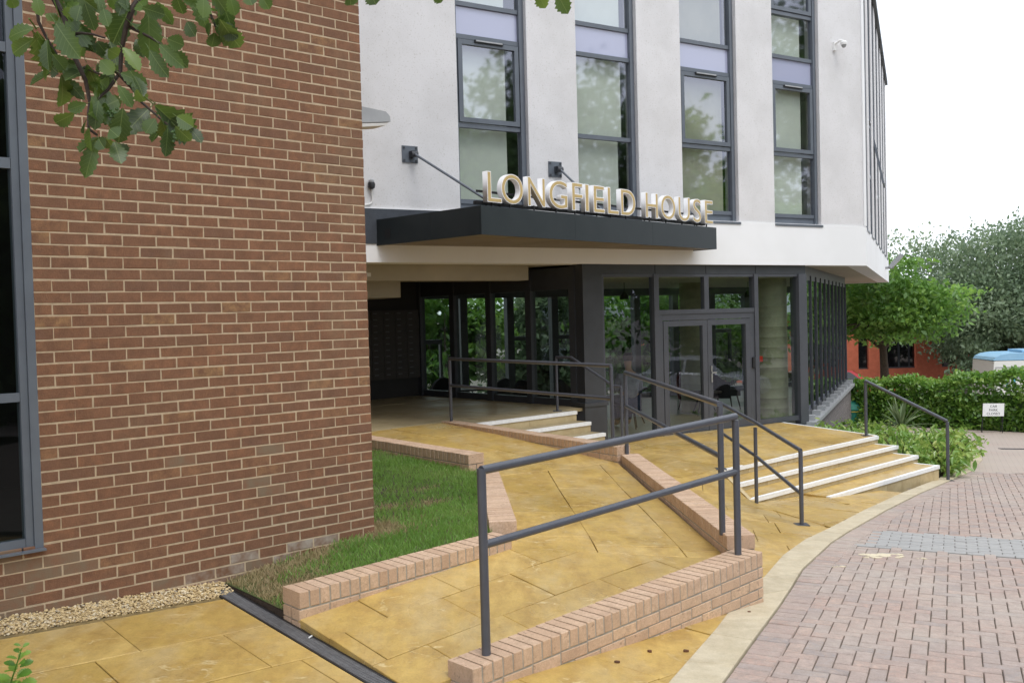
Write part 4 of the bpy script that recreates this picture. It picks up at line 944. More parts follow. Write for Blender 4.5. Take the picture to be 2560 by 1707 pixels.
LEAVES=[(-1.217,2.479,0.777,-1.306,2.494,0.769),(-1.238,2.521,0.763,-1.325,2.547,0.735),(-1.232,2.508,0.765,-1.237,2.533,0.723),(-1.119,2.337,0.706,-1.121,2.335,0.631),(-1.212,2.556,0.682,-1.286,2.565,0.661),(-1.178,2.546,0.666,-1.124,2.523,0.609),(-1.161,2.443,0.666,-1.145,2.427,0.647),(-1.182,2.461,0.807,-1.152,2.465,0.792),(-1.096,2.333,0.744,-1.04,2.316,0.656),(-1.125,2.397,0.721,-1.102,2.422,0.701),(-1.16,2.514,0.703,-1.109,2.493,0.663),(-1.167,2.521,0.856,-1.125,2.5,0.796),(-1.135,2.478,0.841,-1.083,2.456,0.8),(-1.021,2.33,0.79,-1.01,2.353,0.728),(-0.997,2.38,0.791,-0.982,2.363,0.745),(-0.995,2.566,0.86,-1.072,2.588,0.762),(-0.969,2.399,0.811,-0.942,2.427,0.808),(-0.915,2.459,0.811,-0.915,2.47,0.691),(-0.903,2.379,0.791,-0.854,2.406,0.778),(-0.907,2.496,0.844,-0.876,2.524,0.791),(-0.981,2.544,0.763,-0.959,2.532,0.715),(-0.9,2.417,0.697,-0.86,2.397,0.626),(-0.857,2.365,0.696,-0.801,2.339,0.633),(-0.842,2.402,0.692,-0.804,2.409,0.648),(-0.824,2.331,0.697,-0.788,2.341,0.682),(-0.966,2.411,0.703,-0.919,2.4,0.649),(-1.001,2.526,0.715,-0.983,2.525,0.674),(-1.021,2.406,0.671,-0.99,2.405,0.637),(-1.09,2.499,0.652,-1.043,2.473,0.614),(-1.049,2.564,0.679,-1.082,2.535,0.636),(-1.073,2.51,0.749,-1.052,2.531,0.717),(-0.97,2.334,0.676,-0.952,2.352,0.663),(-0.977,2.418,0.64,-0.914,2.423,0.61),(-0.911,2.332,0.611,-0.871,2.305,0.564),(-0.92,2.373,0.587,-0.911,2.401,0.561),(-0.968,2.377,0.601,-0.938,2.393,0.548),(-1.05,2.553,0.62,-1.046,2.58,0.582),(-1.031,2.413,0.572,-1.042,2.404,0.5),(-1.032,2.456,0.576,-1.046,2.472,0.538),(-0.947,2.356,0.54,-0.968,2.371,0.454),(-1.004,2.521,0.556,-1.011,2.543,0.523),(-1.058,2.339,0.525,-1.127,2.366,0.5),(-1.034,2.352,0.55,-1.077,2.342,0.532),(-1.091,2.477,0.537,-1.119,2.502,0.512),(-1.057,2.412,0.505,-1.074,2.437,0.448),(-1.062,2.461,0.482,-1.091,2.45,0.387),(-1.032,2.406,0.474,-1.013,2.387,0.446),(-0.98,2.349,0.485,-0.952,2.328,0.463),(-1.052,2.495,0.494,-1.047,2.525,0.468),(-0.978,2.369,0.459,-0.952,2.342,0.402),(-1.051,2.567,0.491,-1.03,2.569,0.463),(-0.893,2.427,0.525,-0.915,2.412,0.489),(-0.882,2.473,0.521,-0.915,2.492,0.493),(-0.868,2.439,0.505,-0.872,2.435,0.43),(-0.816,2.343,0.488,-0.788,2.368,0.452),(-0.81,2.338,0.51,-0.771,2.337,0.483),(-0.896,2.531,0.568,-0.876,2.509,0.55),(-0.924,2.506,0.563,-0.905,2.533,0.571),(-1.282,2.481,0.864,-1.277,2.499,0.836),(-1.15,2.356,0.819,-1.144,2.352,0.771),(-1.059,2.366,0.825,-1.017,2.387,0.788),(-1.022,2.401,0.836,-1.011,2.398,0.785),(-1.059,2.57,0.894,-1.047,2.591,0.854),(-1.176,2.564,0.83,-1.201,2.561,0.805),(-1.103,2.447,0.818,-1.129,2.461,0.79),(-1.081,2.445,0.823,-1.089,2.432,0.781),(-0.955,2.427,0.84,-0.969,2.406,0.787),(-0.828,2.42,0.836,-0.828,2.45,0.791),(-0.823,2.56,0.882,-0.804,2.568,0.795),(-0.813,2.45,0.775,-0.796,2.44,0.737),(-0.737,2.351,0.806,-0.734,2.338,0.75),(-0.744,2.518,0.866,-0.73,2.54,0.78),(-0.74,2.417,0.759,-0.762,2.434,0.734),(-0.763,2.516,0.766,-0.772,2.528,0.729),(-0.739,2.489,0.773,-0.7,2.505,0.745),(-0.692,2.417,0.827,-0.681,2.429,0.781),(-0.644,2.397,0.823,-0.629,2.397,0.796),(-0.639,2.515,0.862,-0.619,2.526,0.826),(-0.387,2.401,0.817,-0.384,2.427,0.795),(-0.4,2.486,0.854,-0.39,2.491,0.82),(-0.327,2.333,0.8,-0.312,2.336,0.769),(-0.171,2.39,0.816,-0.153,2.4,0.791),(0.088,2.441,0.826,0.107,2.46,0.787),(0.137,2.485,0.84,0.169,2.503,0.786)]
TWIGS=[[(-1.154,2.45,0.847),(-1.141,2.45,0.808),(-1.12,2.45,0.766),(-1.111,2.45,0.712),(-1.089,2.45,0.669),(-1.081,2.45,0.633),(-1.078,2.45,0.579),(-1.077,2.45,0.549),(-1.068,2.45,0.504),(-1.048,2.45,0.488)],[(-1.089,2.45,0.669),(-1.062,2.45,0.657),(-1.039,2.45,0.644)],[(-1.116,2.45,0.755),(-1.083,2.45,0.751),(-1.047,2.45,0.742),(-1.02,2.45,0.735)],[(-0.929,2.45,0.841),(-0.942,2.45,0.809),(-0.963,2.45,0.765),(-0.988,2.45,0.709),(-0.996,2.45,0.655),(-1.019,2.45,0.608),(-1.041,2.45,0.578)],[(-1.189,2.45,0.848),(-1.186,2.45,0.78),(-1.179,2.45,0.746),(-1.16,2.45,0.707),(-1.153,2.45,0.659),(-1.141,2.45,0.644)],[(-0.993,2.45,0.649),(-0.958,2.45,0.606),(-0.944,2.45,0.576),(-0.909,2.45,0.545),(-0.88,2.45,0.52),(-0.865,2.45,0.51)],[(-0.963,2.45,0.765),(-0.917,2.45,0.743),(-0.879,2.45,0.718)],[(-0.768,2.45,0.844),(-0.757,2.45,0.797),(-0.739,2.45,0.758)],[(0.076,2.45,0.83),(0.123,2.45,0.825),(0.163,2.45,0.826)]]
# ================================================================== HANDRAILS
def rail_thing(label, posts, top, mid=None, r=.024, cat='handrail', plates=()):
    """posts: (x,y,zbase,ztop)"""
    t = thing('handrail', posts[0][:3], label, cat, 'grey tubular handrails')
    for k, (x, y, z0, z1) in enumerate(posts):
        m = MB(); m.tube([(x, y, z0 - .02), (x, y, z1)], r, 16); m.build('post', MT['rail'], t, True)
        if k in plates:
            m = MB(); m.prism([(x - .07, y - .07), (x + .07, y - .07), (x + .07, y + .07), (x - .07, y + .07)], z0 - .004, z0 + .012); m.build('base_plate', MT['rail'], t)
    m = MB(); m.tube(top, r, 16); m.build('top_rail', MT['rail'], t, True)
    if mid: m = MB(); m.tube(mid, r * .92, 16); m.build('mid_rail', MT['rail'], t, True)
    return t
def up(p, dz): return (p[0], p[1], p[2] + dz)
a, b = UV(1.49, 2.375, -1.88), UV(3.90, 2.375, -1.772)
rail_thing('front grey tubular handrail on the nearest low brick wall', [(*a[:2], a[2], -.84), (*b[:2], b[2], -.80)], [up(a, 1.03), up(b, 1.0)], [up(a, .615), up(b, .60)], r=.0255)
a, b = UV(4.10, 2.10, -1.69), UV(6.72, -1.12, -1.70)
rail_thing('grey tubular handrail along the long wall between ramp and terrace', [(*a[:2], a[2], -.73), (*b[:2], b[2], -.735)], [up(a, .975), up(b, .98)], [up(a, .575), up(b, .58)])
a, b = UV(7.06, -4.92, -1.59), UV(6.74, -1.36, -1.60)
rail_thing('far grey tubular handrail on the kerb in front of the inner steps', [(*a[:2], a[2], -.65), (*b[:2], b[2], -.66)], [up(a, .955), up(b, .955)], [up(a, .55), up(b, .555)])
a, c, b = UV(9.08, -1.46, TZ), UV(8.34, -.40, -2.44), UV(7.29, .86, terz(*uvxy(7.29, .86)))
rail_thing('grey handrail on the left side of the white edged steps', [(*a[:2], a[2], -1.31), (*c[:2], c[2], -1.49), (*b[:2], b[2], -1.555)], [up(a, .93), (c[0], c[1], -1.425), (b[0], b[1], -1.545)], [(a[0], a[1], -1.70), (c[0], c[1], -1.85), (b[0], b[1], -2.02)], r=.0235, plates=(0, 2))
a, b = UV(13.40, -1.55, TZ), UV(13.22, -.10, -2.80)
rail_thing('grey handrail on the right side of the white edged steps beside the shrubs', [(*a[:2], a[2], -1.285), (*b[:2], b[2], -1.87)], [up(a, .945), up(b, .945)], None, r=.026, plates=(0, 1))
a, b = UV(9.12, -4.70, PZ), UV(9.12, -3.30, TZ)
rail_thing('short grey handrail beside the dark pillar on the inner steps', [(*a[:2], a[2], -.72), (*b[:2], b[2], -1.15)], [up(a, .89), UV(9.12, -4.35, -.71), UV(9.12, -3.45, -1.14), UV(9.12, -3.3, -1.14)], None, r=.022, plates=(0,))

# ================================================================== DRAIN, GRAVEL, LAWN
dr = thing('drain_channel', (*UV(1.0, 1.2, 0)[:2], -1.93), 'dark slotted drain channel across the foot of the ramp', 'drain')
def drz(v): x, y = uvxy(1.0, v); return pathz(x, y)
m = MB()
for (u0, u1) in ((.932, .946), (1.044, 1.058)): m.hexa([UV(u0, .05, drz(.05) - .06), UV(u1, .05, drz(.05) - .06), UV(u1, 3.0, drz(3.0) - .06), UV(u0, 3.0, drz(3.0) - .06), UV(u0, .05, drz(.05) + .004), UV(u1, .05, drz(.05) + .004), UV(u1, 3.0, drz(3.0) + .004), UV(u0, 3.0, drz(3.0) + .004)])
m.hexa([UV(.946, .05, drz(.05) - .08), UV(1.044, .05, drz(.05) - .08), UV(1.044, 3.0, drz(3.0) - .08), UV(.946, 3.0, drz(3.0) - .08), UV(.946, .05, drz(.05) - .04), UV(1.044, .05, drz(.05) - .04), UV(1.044, 3.0, drz(3.0) - .04), UV(.946, 3.0, drz(3.0) - .04)])
m.build('channel', MT['black'], dr)
bar = MB(); bar.box(lambda a_, b_, z_: (a_ * math.cos(YW1) + b_ * math.sin(YW1), a_ * math.sin(YW1) - b_ * math.cos(YW1), z_), -.048, .048, -.006, .006, -.012, .0)
barm = bar.mesh('grate_bar', MT['grate'])
for k in range(160):
    v = .08 + k * .0182; p = UV(.995, v, drz(v) + .003); obj('grate_bar', barm, dr, Matrix.Translation(p))
m = MB()
for u in (.975, 1.02): m.hexa([UV(u - .004, .06, drz(.06) - .01), UV(u + .004, .06, drz(.06) - .01), UV(u + .004, 2.99, drz(2.99) - .01), UV(u - .004, 2.99, drz(2.99) - .01), UV(u - .004, .06, drz(.06) + .0025), UV(u + .004, .06, drz(.06) + .0025), UV(u + .004, 2.99, drz(2.99) + .0025), UV(u - .004, 2.99, drz(2.99) + .0025)])
m.build('grate_rib', MT['grate'], dr)
# gravel strip against the brick wall
ico_v = []; 
g_ = (1 + 5 ** .5) / 2
ico_v = np.array([(-1, g_, 0), (1, g_, 0), (-1, -g_, 0), (1, -g_, 0), (0, -1, g_), (0, 1, g_), (0, -1, -g_), (0, 1, -g_), (g_, 0, -1), (g_, 0, 1), (-g_, 0, -1), (-g_, 0, 1)]) / 1.9
ico_f = np.array([(0, 11, 5), (0, 5, 1), (0, 1, 7), (0, 7, 10), (0, 10, 11), (1, 5, 9), (5, 11, 4), (11, 10, 2), (10, 7, 6), (7, 1, 8), (3, 9, 4), (3, 4, 2), (3, 2, 6), (3, 6, 8), (3, 8, 9), (4, 9, 5), (2, 4, 11), (6, 2, 10), (8, 6, 7), (9, 8, 1)])
rn = np.random.default_rng(3)
def pebbles(name, n, fn, smin, smax, mat):
    V = []; F = []
    for k in range(n):
        x, y, z = fn(); s = rn.uniform(smin, smax); v = ico_v * (1 + rn.uniform(-.25, .25, (12, 1))) * np.array([s * rn.uniform(.7, 1.3), s * rn.uniform(.7, 1.3), s * rn.uniform(.5, .9)])
        a = rn.uniform(0, 6.28); R_ = np.array([[math.cos(a), -math.sin(a), 0], [math.sin(a), math.cos(a), 0], [0, 0, 1]]); V.append(v @ R_.T + (x, y, z)); F.append(ico_f + 12 * k)
    return mesh_np(name, np.concatenate(V), np.concatenate(F), mat)
def gp():
    u = rn.uniform(-1.6, 1.06); v = rn.uniform(.0, .225); x, y = uvxy(u, v); h = .035 * (1 - v / .25) + rn.uniform(-.008, .010); return x, y, pathz(x, y) - .01 + h
tag(stuff(obj('gravel', pebbles('gravel', 5200, gp, .005, .0105, MT['gravel']))), 'golden gravel strip along the foot of the brown brick wall', 'gravel')
m = MB(); m.hexa([UV(-6, 0.0, -2.2), UV(1.06, 0.0, -2.2), UV(1.06, .215, -2.2), UV(-6, .215, -2.2), UV(-6, 0.0, -1.50), UV(1.06, .0, -1.85), UV(1.06, .215, -1.885), UV(-6, .215, -1.535)]); struct(m.build('gravel_bed', MT['gravel']))
# lawn
lawnz = rbf([(*uvxy(1.1, .05), -1.835), (*uvxy(1.1, .85), -1.85), (*uvxy(1.5, .5), -1.775), (*uvxy(2.3, .05), -1.715), (*uvxy(2.7, .85), -1.69), (*uvxy(2.0, .85), -1.72), (*uvxy(2.4, -1.5), -1.68), (*uvxy(4.4, -1.4), -1.655), (*uvxy(3.6, -.3), -1.68), (*uvxy(2.4, -4.5), -1.56), (*uvxy(4.5, -4.5), -1.565), (*uvxy(4.5, -3), -1.60)])
LW = [[uvxy(1.07, .0), uvxy(2.36, .0), uvxy(2.86, .875), uvxy(1.07, .875)], [uvxy(2.36, .0), uvxy(3.45, .0), uvxy(2.86, .86)], [uvxy(2.352, -5.3), uvxy(4.54, -5.3), uvxy(4.54, -1.3), uvxy(3.5, .03), uvxy(2.352, .03)]]
lb_ = MB()
for reg in LW: lb_.prism(ccw(reg), -2.25, lambda x, y: lawnz(x, y) - .012)
struct(lb_.build('lawn_base', MT['soil']))
lawn = sheet('lawn', LW, lawnz, MT['lawn_soil'], .25, -.005)
def blades(n, reg, hmin, hmax, mat, dens):
    X = []; Y = []
    while len(X) < n:
        u, v = rn.uniform(1.08, 4.53), rn.uniform(-5.2, .87)
        x, y = uvxy(u, v)
        if not any(inpoly(x, y, r_) for r_ in LW) or not dens(u, v): continue
        X.append(x); Y.append(y)
    X, Y = np.array(X), np.array(Y); Z = lawnz.many(X, Y) - .005; h = rn.uniform(hmin, hmax, n); a = rn.uniform(0, 6.28, n); w = rn.uniform(.0022, .0042, n)
    lx, ly = rn.normal(0, .35, n) * h, rn.normal(0, .35, n) * h; dx, dy = np.cos(a) * w, np.sin(a) * w
    V = np.stack([np.stack([X - dx, Y - dy, Z], 1), np.stack([X + dx, Y + dy, Z], 1), np.stack([X + lx * .5 + dx * .6, Y + ly * .5 + dy * .6, Z + h * .62], 1), np.stack([X + lx, Y + ly, Z + h * .95], 1)], 1)
    return V.reshape(-1, 3), np.arange(n * 4).reshape(-1, 4)
PATCH = [(1.15, .35, .34, .55, 1.9), (1.7, .10, .35, .14, 1.3), (2.45, -.05, .30, .22, 1.4), (2.55, -.75, .32, .12, .9), (3.25, -.45, .28, .08, .9), (3.0, -.62, .3, .09, .8), (3.6, -1.0, .18, .09, .7)]
def dryf(u, v):
    s = .35 * math.sin(u * 11 + v * 7) + .3 * math.sin(v * 13 - u * 5)
    return sum(k * math.exp(-((u - a) / ru) ** 2 - ((v - b) / rv) ** 2) for a, b, ru, rv, k in PATCH) * (1 + s)
V, F = blades(34000, LW, .03, .065, None, lambda u, v: (rn.random() > dryf(u, v) * .9) and (v > -2.6 or rn.random() < .4))
tag(stuff(obj('grass', mesh_np('grass', V, F, MT['grass']))), 'short green lawn grass between the low brick walls', 'grass')
V, F = blades(7500, LW, .012, .045, None, lambda u, v: rn.random() < dryf(u, v) * .9)
tag(stuff(obj('dry_grass', mesh_np('dry_grass', V, F, MT['grass_dry']))), 'dry brown grass patches by the brick wall end', 'dry grass')

# ================================================================== LEAF AND TREE HELPERS
def leaf_cloud(name, n, sample, lmin, lmax, mat, wid=.55, up_bias=.3, seed=1, droop=0., shape=4):
    r = np.random.default_rng(seed); C = np.array([sample(r) for _ in range(n)])
    L = r.uniform(lmin, lmax, n)[:, None]
    D = r.normal(0, 1, (n, 3)); D[:, 2] -= droop; D /= np.linalg.norm(D, axis=1)[:, None]
    Nn = r.normal(0, 1, (n, 3)); Nn[:, 2] += up_bias * 3; S = np.cross(D, Nn); S /= np.linalg.norm(S, axis=1)[:, None] + 1e-9
    W_ = L * wid * .5; up_ = np.cross(S, D)
    if shape == 4:
        P = np.stack([C - D * L * .5, C + S * W_ - D * L * .05 + up_ * L * .06, C + D * L * .5, C - S * W_ - D * L * .05 + up_ * L * .06], 1); F = np.arange(n * 4).reshape(-1, 4)
        return mesh_np(name, P.reshape(-1, 3), F, mat)
    # folded pointed leaf, 4 quads
    P = np.stack([C - D * L * .5, C + S * W_ * .85 - D * L * .18 + up_ * L * .08, C + S * W_ * .8 + D * L * .14 + up_ * L * .07, C + D * L * .5 - up_ * L * .06, C - S * W_ * .8 + D * L * .14 + up_ * L * .07, C - S * W_ * .85 - D * L * .18 + up_ * L * .08, C - D * L * .1, C + D * L * .2], 1)
    base = np.arange(n)[:, None, None] * 8; q = np.array([[0, 1, 6, 0], [1, 2, 7, 6], [2, 3, 7, 2], [3, 4, 7, 3], [4, 5, 6, 7], [5, 0, 6, 5]])
    tri = np.array([[0, 1, 6], [1, 7, 6], [1, 2, 7], [2, 3, 7], [3, 4, 7], [4, 5, 7], [5, 6, 7], [5, 0, 6]])
    F = (tri[None] + base).reshape(-1, 3)
    return mesh_np(name, P.reshape(-1, 3), F, mat)
def lobes_sampler(lobes, shell=.55, sub=14, spread=.24):
    w = np.array([l[3] * l[4] * l[5] for l in lobes]); w = w / w.sum(); cum = np.cumsum(w); q = np.random.default_rng(len(lobes))
    subs = []
    for l in lobes:
        d = q.normal(0, 1, (sub, 3)); d /= np.linalg.norm(d, axis=1)[:, None]; subs.append(d * (shell + (1 - shell) * q.random((sub, 1))) ** .8)
    def f(r):
        i_ = int(np.searchsorted(cum, r.random())); l = lobes[i_]
        if r.random() < .78: k = subs[i_][r.integers(sub)] + r.normal(0, spread, 3) * (1, 1, .7)
        else: k = r.normal(0, 1, 3); k /= np.linalg.norm(k); k = k * r.random() ** .5
        return (l[0] + k[0] * l[3], l[1] + k[1] * l[4], l[2] + k[2] * l[5])
    return f
def make_lobes(c, rx, ry, rz, n, seed, lr=.42):
    r = np.random.default_rng(seed); out = []
    for k in range(n):
        d = r.normal(0, 1, 3); d /= np.linalg.norm(d); q = r.uniform(.35, .85); s = r.uniform(.7, 1.3) * lr
        out.append((c[0] + d[0] * rx * q, c[1] + d[1] * ry * q, c[2] + d[2] * rz * q, rx * s, ry * s, rz * s * .8))
    return out
CROWN = {}
def tree(name, label, base, h0, c, rx, ry, rz, nleaf, lmin, lmax, mat, trunk=.14, seed=1, nl=22, group='background trees', share=None, droop=.2, limb_n=7):
    t = thing(name, base, label, 'tree', group); r = random.Random(seed); m = MB()
    top = Vector(c) - Vector((0, 0, rz * .1)); b = Vector(base); p1 = Vector((b.x + r.uniform(-.1, .1), b.y, b.z + h0 * .6)); p2 = Vector((b.x * .88 + top.x * .12, b.y, b.z + h0))
    m.tube([b, p1, p2, top], [trunk * 1.25, trunk, trunk * .85, trunk * .3], 10)
    for k in range(limb_n):
        f = r.uniform(.0, .7); s = p2.lerp(top, f) if k > 1 else p1.lerp(p2, .85); a = r.uniform(0, 6.28); e = Vector((c[0] + math.cos(a) * rx * .75, c[1] + math.sin(a) * ry * .75, c[2] + r.uniform(-.5, .5) * rz)); mid = s.lerp(e, .5) + Vector((0, 0, .12 * rz))
        m.tube([s, mid, e], [trunk * .5, trunk * .3, trunk * .08], 7)
    m.build('trunk', MT['bark'], t, True)
    me = leaf_cloud('crown', nleaf, lobes_sampler(make_lobes(c, rx, ry, rz, nl, seed)), lmin, lmax, MT[mat], seed=seed, droop=droop)
    obj('crown', me, t); return t

# ---- trees in the distance on the right
gz = lambda x, y: road_z(x, y) - .05
tree('maple_tree', 'bright green tree with dark forked trunk in front of the red brick building', (15.0, 38, gz(15, 38)), 2.2, (14.2, 38, .0), 3.8, 3.2, 2.2, 17000, .14, .30, 'leaf_maple', .16, 3, 26)
tree('maple_tree', 'slim taller bright green tree rising beside the end of the white building', (14.6, 44, gz(14.6, 44)), 2.6, (16.2, 44, .6), 1.9, 1.9, 2.5, 5000, .13, .25, 'leaf_maple', .12, 5, 14)
tree('willow_tree', 'large grey green spreading tree behind the white van', (24.5, 47, gz(24, 47)), 3, (25.3, 47, .75), 6.6, 4.5, 4.1, 46000, .12, .27, 'leaf_grey', .28, 8, 70, droop=.8)
tree('willow_tree', 'grey green tree of the same kind farther off, between the maple and the big one', (25.5, 51, gz(20, 51)), 2.5, (25.2, 51, -.3), 3.4, 3, 2.6, 10000, .16, .32, 'leaf_grey', .2, 9, 20, droop=.6)
tree('willow_tree', 'dark leafy tree low behind the van end of the hedge', (23.6, 45, gz(21, 45)), 1.2, (23.7, 45, -2.2), 2.7, 2.0, 1.5, 7000, .16, .30, 'leaf_grey', .12, 12, 18)
# trees behind the lobby, seen through the glass
for k, (x, y, lb, mt_, sc) in enumerate([(-2.2, 30.5, 'green tree filling the leftmost lobby panes', 'leaf_maple', 2.0), (1.2, 33, 'dark green tree seen through the second lobby pane', 'leaf_grey', 2.2), (4.2, 32, 'leafy green tree seen through the middle lobby panes', 'leaf_maple', 2.4), (7.2, 35, 'green tree seen through the entrance door glass', 'leaf_maple', 2.3), (9.4, 41, 'small green tree seen through the right hand door pane', 'leaf_dark', 1.7), (-5.5, 31, 'green tree at the far left behind the passage glazing', 'leaf_grey', 2.2), (2.8, 38, 'dark tree filling the gaps behind the middle lobby trees', 'leaf_dark', 2.8)]):
    tree('lobby_view_tree', lb, (x, y, -3.8), 1.5, (x, y, -.8), sc, sc * .9, 2.3, 6500, .2, .42, mt_, .11, 20 + k, 18, group='trees behind the lobby')
# trees across the road, seen only as reflections in the windows
for k, (x, y, r_, zt_, lb) in enumerate([(25, -2.5, 5.0, 13.4, 'tall tree across the road reflected in the first upper window'), (27, 3.5, 5.0, 13.0, 'tall tree across the road reflected in the second upper window'), (30, 9.5, 4.4, 9.4, 'lower tree across the road reflected at the foot of the third window'), (33, 16.5, 5.4, 15.2, 'tallest tree across the road reflected in the fourth upper window'), (26, 11.5, 4.0, 5.2, 'bushy tree across the road reflected in the lobby doors'), (13.5, -5.0, 4.2, 7.2, 'tree behind the viewer reflected in the tall left window')]):
    tree('roadside_tree', lb, (x, y, gz(min(x, 20), y)), 3, (x, y, (zt_ - 2.6) / 2), r_, r_, (zt_ + 2.6) / 2, 15000, .30, .60, 'leaf_dark' if k % 2 else 'leaf_maple', .22, 40 + k, 26, group='trees across the road')

# ================================================================== OVERHANGING BRANCH
ot = thing('overhanging_tree', (-2.6, -.8, -1.8), 'leafy branch with lobed leaves hanging into the top left corner', 'tree')
m = MB(); m.tube([(-2.6, -.8, -1.8), (-2.65, -.75, 0), (-2.5, -.6, 1.6), (-2.3, .2, 3.4), (-2.0, 1.4, 4.8)], [.17, .14, .12, .08, .04], 12)
m.build('trunk', MT['bark'], ot, True)
m = MB()
m.tube([(-2.52, -.62, 1.5), (-1.9, .8, 2.1), (-1.35, 1.9, 1.75), (-1.154, 2.45, .847)], [.05, .03, .016, .008], 8)
m.tube([(-1.9, .8, 2.1), (-1.2, 1.8, 1.6), (-.929, 2.45, .841)], [.02, .012, .008], 8)
m.tube([(-1.35, 1.9, 1.75), (-1.25, 2.3, 1.2), (-1.189, 2.45, .848)], [.012, .008, .005], 8)
m.tube([(-1.2, 1.8, 1.6), (-.8, 2.3, 1.2), (-.768, 2.45, .844)], [.012, .008, .005], 8)
m.tube([(-1.2, 1.8, 1.6), (-.4, 2.2, 1.15), (.076, 2.45, .83)], [.012, .008, .004], 8)
m.build('limb', MT['bark'], ot, True)
for k, tw in enumerate(TWIGS):
    m = MB(); n = len(tw); r0_ = .0085 if k in (0, 3) else .0045; m.tube([(x, y + .02 * math.sin(i * 1.3 + k), z) for i, (x, y, z) in enumerate(tw)], [r0_ * (1 - .7 * i / n) for i in range(n)], 7); m.build('twig', MT['twig'], ot, True)
def leaf_mesh(seed):
    r = random.Random(seed); n = 13; half = []
    for i in range(n + 1):
        t = i / n; w = .29 * math.sin(math.pi * t ** 1.12) ** .7 * (.86 + .28 * t) if 0 < t < 1 else 0
        if 0 < i < n: w *= (1.0 + (.15 if i % 2 else -.13)) * r.uniform(.93, 1.07)
        half.append((t, w))
    m = MB(); vs = []
    cur = r.uniform(.05, .28); fold = r.uniform(.15, .55); tws = r.uniform(-.4, .4)
    for t, w in half:
        zc = -cur * t * t
        vs += [(t, 0, zc), (t + .03, w, zc + w * fold + tws * w * t), (t + .03, -w, zc + w * fold - tws * w * t)]
    fs = []
    for i in range(n):
        a_, b_ = 3 * i, 3 * i + 3
        fs += [(a_, b_, b_ + 1, a_ + 1), (a_, a_ + 2, b_ + 2, b_)]
    m.add(vs, fs); pet = [(-.22, 0, .02), (-.1, 0, .005), (0, 0, 0)]; m.tube(pet, .012, 5)
    return m.mesh('leaf', MT['leaf_near'], True)
LM = [leaf_mesh(k) for k in range(7)]
rl = random.Random(8)
for k_ in range(46):
    tw = TWIGS[rl.choice([0, 0, 0, 1, 2, 3, 3, 3, 4, 4, 5, 5, 6, 7])]; i_ = rl.randrange(len(tw) - 1); f_ = rl.random(); p0 = [tw[i_][j] + (tw[i_ + 1][j] - tw[i_][j]) * f_ for j in range(3)]
    a_ = rl.uniform(0, 6.28); l_ = rl.uniform(.04, .075); LEAVES.append((p0[0] + .02 * math.cos(a_), p0[1] + rl.uniform(-.06, .10), p0[2] + .012, p0[0] + l_ * math.cos(a_), p0[1] + rl.uniform(-.06, .12), p0[2] + l_ * (.55 * math.sin(a_) - .45)))
for q in LEAVES:
    p, e = Vector(q[:3]), Vector(q[3:]); d = e - p; L_ = d.length; d.normalize()
    real = max(L_, .055); tocam = (-p).normalized(); nrm = (tocam + Vector((rl.uniform(-.7, .7), rl.uniform(-.3, .3), rl.uniform(-.3, .9)))); nrm = (nrm - d * nrm.dot(d)).normalized(); sd_ = nrm.cross(d)
    ws = rl.uniform(.7, .95) * max(L_, .075)
    mw = Matrix(((d.x * L_, sd_.x * ws, nrm.x * L_, p.x), (d.y * L_, sd_.y * ws, nrm.y * L_, p.y), (d.z * L_, sd_.z * ws, nrm.z * L_, p.z), (0, 0, 0, 1)))
    obj('leaf', rl.choice(LM), ot, mw)
me = leaf_cloud('shade_crown', 7000, lobes_sampler(make_lobes((-2.0, 1.6, 4.9), 3.2, 3.0, 1.3, 20, 3)), .09, .16, MT['leaf_near'], seed=4); obj('shade_crown', me, ot)  # unseen crown above the view, enlarged to shade the path and brick wall
for (cx_, cy_, cz_) in ((-1.03, 2.46, .535), (-1.015, 2.45, .55), (-.845, 2.45, .478), (-.84, 2.44, .492)):
    m = MB(); r = random.Random(int(cx_ * 1000))
    for k in range(9): 
        pp = (cx_ + r.uniform(-.016, .016), cy_ + r.uniform(-.012, .012), cz_ + r.uniform(-.016, .016)); m.lathe(pp, [(.001, -.004), (.0042, -.002), (.0045, .001), (.002, .0045)], 8)
    m.build('berry_cluster', MT['leaf_dark'], ot, True)
# young weed at lower left
wd = thing('weed', (-1.75, 3.2, -1.62), 'bright green leafy shoot in the bottom left corner', 'plant')
m = MB(); m.tube([(-1.80, 3.2, -1.63), (-1.77, 3.2, -1.35), (-1.74, 3.2, -1.2), (-1.70, 3.2, -1.09)], [.005, .004, .003, .0015], 6); m.tube([(-1.77, 3.2, -1.35), (-1.79, 3.19, -1.22), (-1.775, 3.19, -1.14)], [.004, .003, .001], 6); m.build('stem', MT['leaf_hedge'], wd, True)
lw = leaf_mesh(99); lw.materials.clear(); lw.materials.append(MT['leaf_hedge'])
for k in range(26):
    f = k / 25; z = -1.30 + .215 * f; x = -1.755 + .055 * f; a = k * 2.4; L_ = .085 * (1 - .72 * f)
    d = Vector((math.cos(a), math.sin(a) * .8, .25 + .3 * f)).normalized(); n_ = Vector((0, -.5, 1)); n_ = (n_ - d * n_.dot(d)).normalized(); s_ = n_.cross(d); p = Vector((x, 3.2, z)) + d * L_ * .15
    obj('leaf', lw, wd, Matrix(((d.x * L_, s_.x * L_, n_.x * L_, p.x), (d.y * L_, s_.y * L_, n_.y * L_, p.y), (d.z * L_, s_.z * L_, n_.z * L_, p.z), (0, 0, 0, 1))))
m = MB(); m.prism([(-2.4, 2.6), (-1.5, 2.6), (-1.5, 3.6), (-2.4, 3.6)], -2.0, lambda x, y: pathz(x, y) + .012); 

